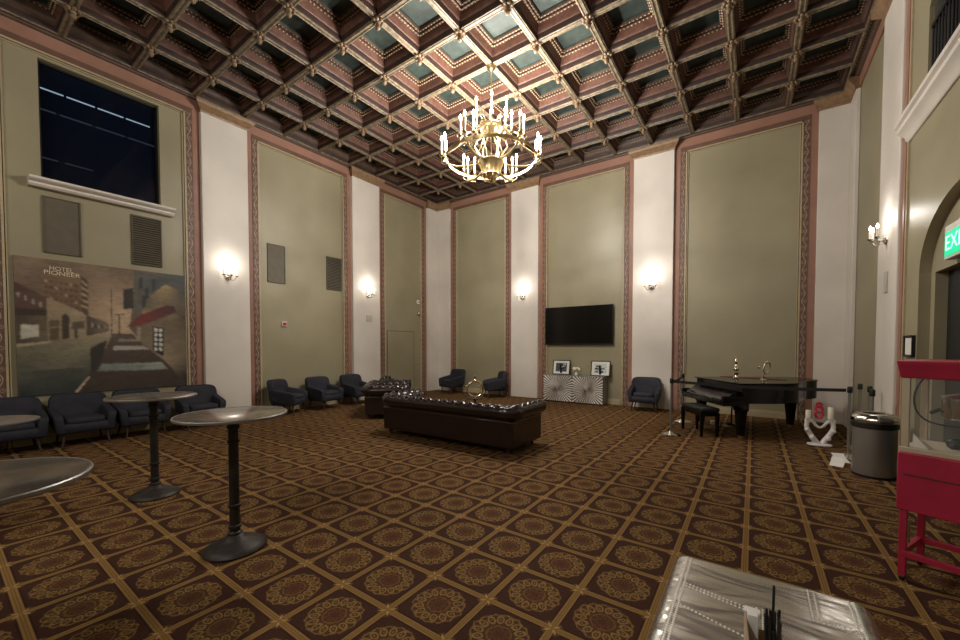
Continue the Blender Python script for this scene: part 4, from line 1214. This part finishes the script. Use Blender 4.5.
    poly([(190, 318), (232, 314), (232, 340), (190, 346)], (96, 82, 66)); poly([(192, 350), (230, 346), (230, 392), (192, 397)], (92, 78, 62))
    poly([(280, 325), (330, 322), (330, 350), (280, 352)], (92, 78, 64)); poly([(290, 352), (304, 352), (304, 388), (290, 389)], (70, 58, 48))
    poly([(338, 298), (426, 328), (428, 362), (338, 380)], [(74, 64, 56), (120, 106, 90), (110, 98, 84), (66, 58, 50)])
    for k in range(6): poly([(345 + k * 13, 325 + k * 3), (350 + k * 13, 326 + k * 3), (350 + k * 13, 345 + k), (345 + k * 13, 346 + k)], (160, 144, 120) if k % 2 else (50, 44, 40))
    # street
    poly([(62, 420), (360, 385), (442, 362), (420, 420), (370, 500), (70, 520)], [(112, 104, 82), (140, 132, 106), (176, 160, 134), (122, 116, 96), (86, 86, 74), (84, 86, 74)])
    poly([(70, 520), (370, 500), (290, 605), (70, 622)], [(84, 86, 74), (84, 84, 72), (48, 54, 52), (40, 48, 50)])
    poly([(62, 412), (200, 398), (200, 404), (64, 424)], (170, 156, 130))
    # pavement
    poly([(440, 370), (520, 372), (745, 560), (745, 582), (290, 604), (370, 500), (420, 420)], [(96, 82, 68), (80, 66, 56), (70, 56, 50), (52, 42, 40), (62, 50, 46), (64, 54, 48), (76, 64, 56)])
    poly([(352, 428), (374, 418), (420, 395), (400, 470), (366, 520), (356, 520)], (52, 46, 40))
    poly([(448, 420), (566, 420), (590, 434), (440, 438)], (166, 160, 146))
    poly([(400, 490), (640, 486), (668, 514), (380, 520)], [(132, 140, 134), (158, 164, 154), (120, 124, 118), (110, 112, 106)])
    poly([(470, 392), (540, 392), (556, 402), (462, 404)], (140, 128, 112))
    poly([(290, 604), (346, 540), (352, 541), (300, 604)], (214, 190, 166))
    # right-hand buildings
    poly([(528, 122), (735, 140), (745, 580), (640, 470), (560, 410), (510, 350), (524, 250)], [(92, 88, 80), (58, 62, 62), (54, 46, 42), (104, 92, 74), (112, 98, 80), (100, 88, 74), (96, 90, 80)])
    poly([(560, 250), (640, 172), (735, 205), (735, 300), (560, 300)], [(92, 82, 66), (166, 142, 98), (66, 62, 54), (84, 70, 56), (150, 128, 92)])
    poly([(540, 160), (640, 145), (700, 150), (640, 185), (575, 240), (545, 250)], [(86, 86, 82), (66, 70, 70), (54, 60, 62), (70, 72, 70), (90, 84, 74), (84, 80, 72)])
    for x, y in ((548, 150), (572, 190), (600, 158), (560, 225)): poly([(x, y), (x + 14, y - 4), (x + 14, y + 40), (x, y + 46)], (44, 50, 54))
    poly([(485, 195), (526, 190), (526, 270), (485, 276)], (50, 44, 40))
    poly([(560, 335), (690, 292), (735, 300), (742, 560), (640, 470), (560, 410)], [(110, 94, 74), (120, 102, 78), (60, 50, 44), (40, 34, 32), (150, 132, 106), (124, 108, 86)])
    poly([(500, 345), (545, 300), (660, 258), (690, 262), (700, 286), (560, 338)], [(96, 60, 50), (112, 44, 42), (88, 34, 34), (56, 30, 30), (72, 30, 30), (124, 50, 46)])
    poly([(604, 345), (648, 348), (648, 462), (604, 440)], (34, 30, 28))
    for r in range(5):
        for c in range(2):
            x, y = 610 + c * 19, 350 + r * 19 + c
            poly([(x, y), (x + 13, y + 1), (x + 13, y + 14), (x, y + 13)], (206, 204, 194))
    poly([(540, 345), (556, 345), (556, 402), (540, 392)], (150, 136, 112))
    # pole and lamp post
    poly([(435, 190), (438, 190), (441, 380), (436, 380)], (70, 58, 48))
    poly([(466, 290), (470, 290), (472, 372), (466, 372)], (54, 46, 40)); poly([(448, 293), (490, 293), (490, 297), (448, 297)], (54, 46, 40))
    for x in (452, 470, 488): poly([(x - 4, 286), (x, 282), (x + 4, 286), (x + 4, 293), (x - 4, 293)], (196, 176, 140))
    # soften like brushwork, then lay the picture out as coloured canvas cells
    def blur(im):
        out = []
        for j in range(NV):
            row = []
            for i in range(NU):
                acc = [0, 0, 0]; ww = 0
                for dj, di, w in ((0, 0, 4), (0, 1, 1), (0, -1, 1), (1, 0, 1), (-1, 0, 1)):
                    a, b = j + dj, i + di
                    if 0 <= a < NV and 0 <= b < NU:
                        ww += w
                        for e in range(3): acc[e] += w * im[a][b][e]
                row.append(tuple(v / ww for v in acc))
            out.append(row)
        return out
    img = blur(blur(img))
    vs = [P3(i / (NU - 1), j / (NV - 1)) for j in range(NV) for i in range(NU)]
    fs, cs = [], []
    for j in range(NV - 1):
        for i in range(NU - 1):
            ids = [(i, j), (i + 1, j), (i + 1, j + 1), (i, j + 1)]
            fs.append([b * NU + a for a, b in ids]); cs.append([img[b][a] for a, b in ids])
    m.add(vs, fs, 0, cols=cs)
    # lettering on the hotel roof
    layer[0] += .0006
    for txt, p0, p1, hgt, bmid in (('HOTEL', (192, 112), (286, 124), .034, 0), ('PIONEER', (170, 127), (314, 145), .036, 0)):
        a, b = uv(p0), uv(p1)
        y0_, y1_ = PY0 + a[0] * (PY1 - PY0), PY0 + b[0] * (PY1 - PY0)
        zc_ = PZ1 - (a[1] + b[1]) / 2 * (PZ1 - PZ0)
        sl = (-(b[1] - a[1]) * (PZ1 - PZ0)) / (y1_ - y0_)
        T = Matrix(((0, 0, 1, layer[0]), (1, 0, 0, (y0_ + y1_) / 2), (sl, 1, 0, zc_), (0, 0, 0, 1)))
        text_mesh(txt, .095, T, m, 0, 0, y1_ - y0_, lin((228, 212, 184)))
    m.build('canvas', 'painted', t, recalc=False, flat=True)
painting()

# ------------------------------------------------------------------ camera, world, view
cam = bpy.data.cameras.new('camera'); co = bpy.data.objects.new('camera', cam); COL.objects.link(co)
cam.sensor_fit = 'HORIZONTAL'; cam.sensor_width = 36; cam.lens = 389.5 / 960 * 36
cam.shift_y = 37 / 960; cam.clip_start = .05; cam.clip_end = 100
co.location = (0, 0, 1.6); co.rotation_euler = (rad(90 - 1.6), 0, rad(35.07))
SC.camera = co
wd = bpy.data.worlds.new('world'); SC.world = wd; wd.use_nodes = True
wd.node_tree.nodes['Background'].inputs[0].default_value = (*lin((255, 235, 210)), 1)
wd.node_tree.nodes['Background'].inputs[1].default_value = .02
vs = SC.view_settings
vs.view_transform = 'Standard'; vs.look = 'None'; vs.gamma = 1; vs.use_curve_mapping = False
vs.exposure = 0.24
SC.cycles.max_bounces = 8; SC.cycles.diffuse_bounces = 5; SC.cycles.glossy_bounces = 4
SC.cycles.sample_clamp_indirect = 6
SC.cycles.use_denoising = True
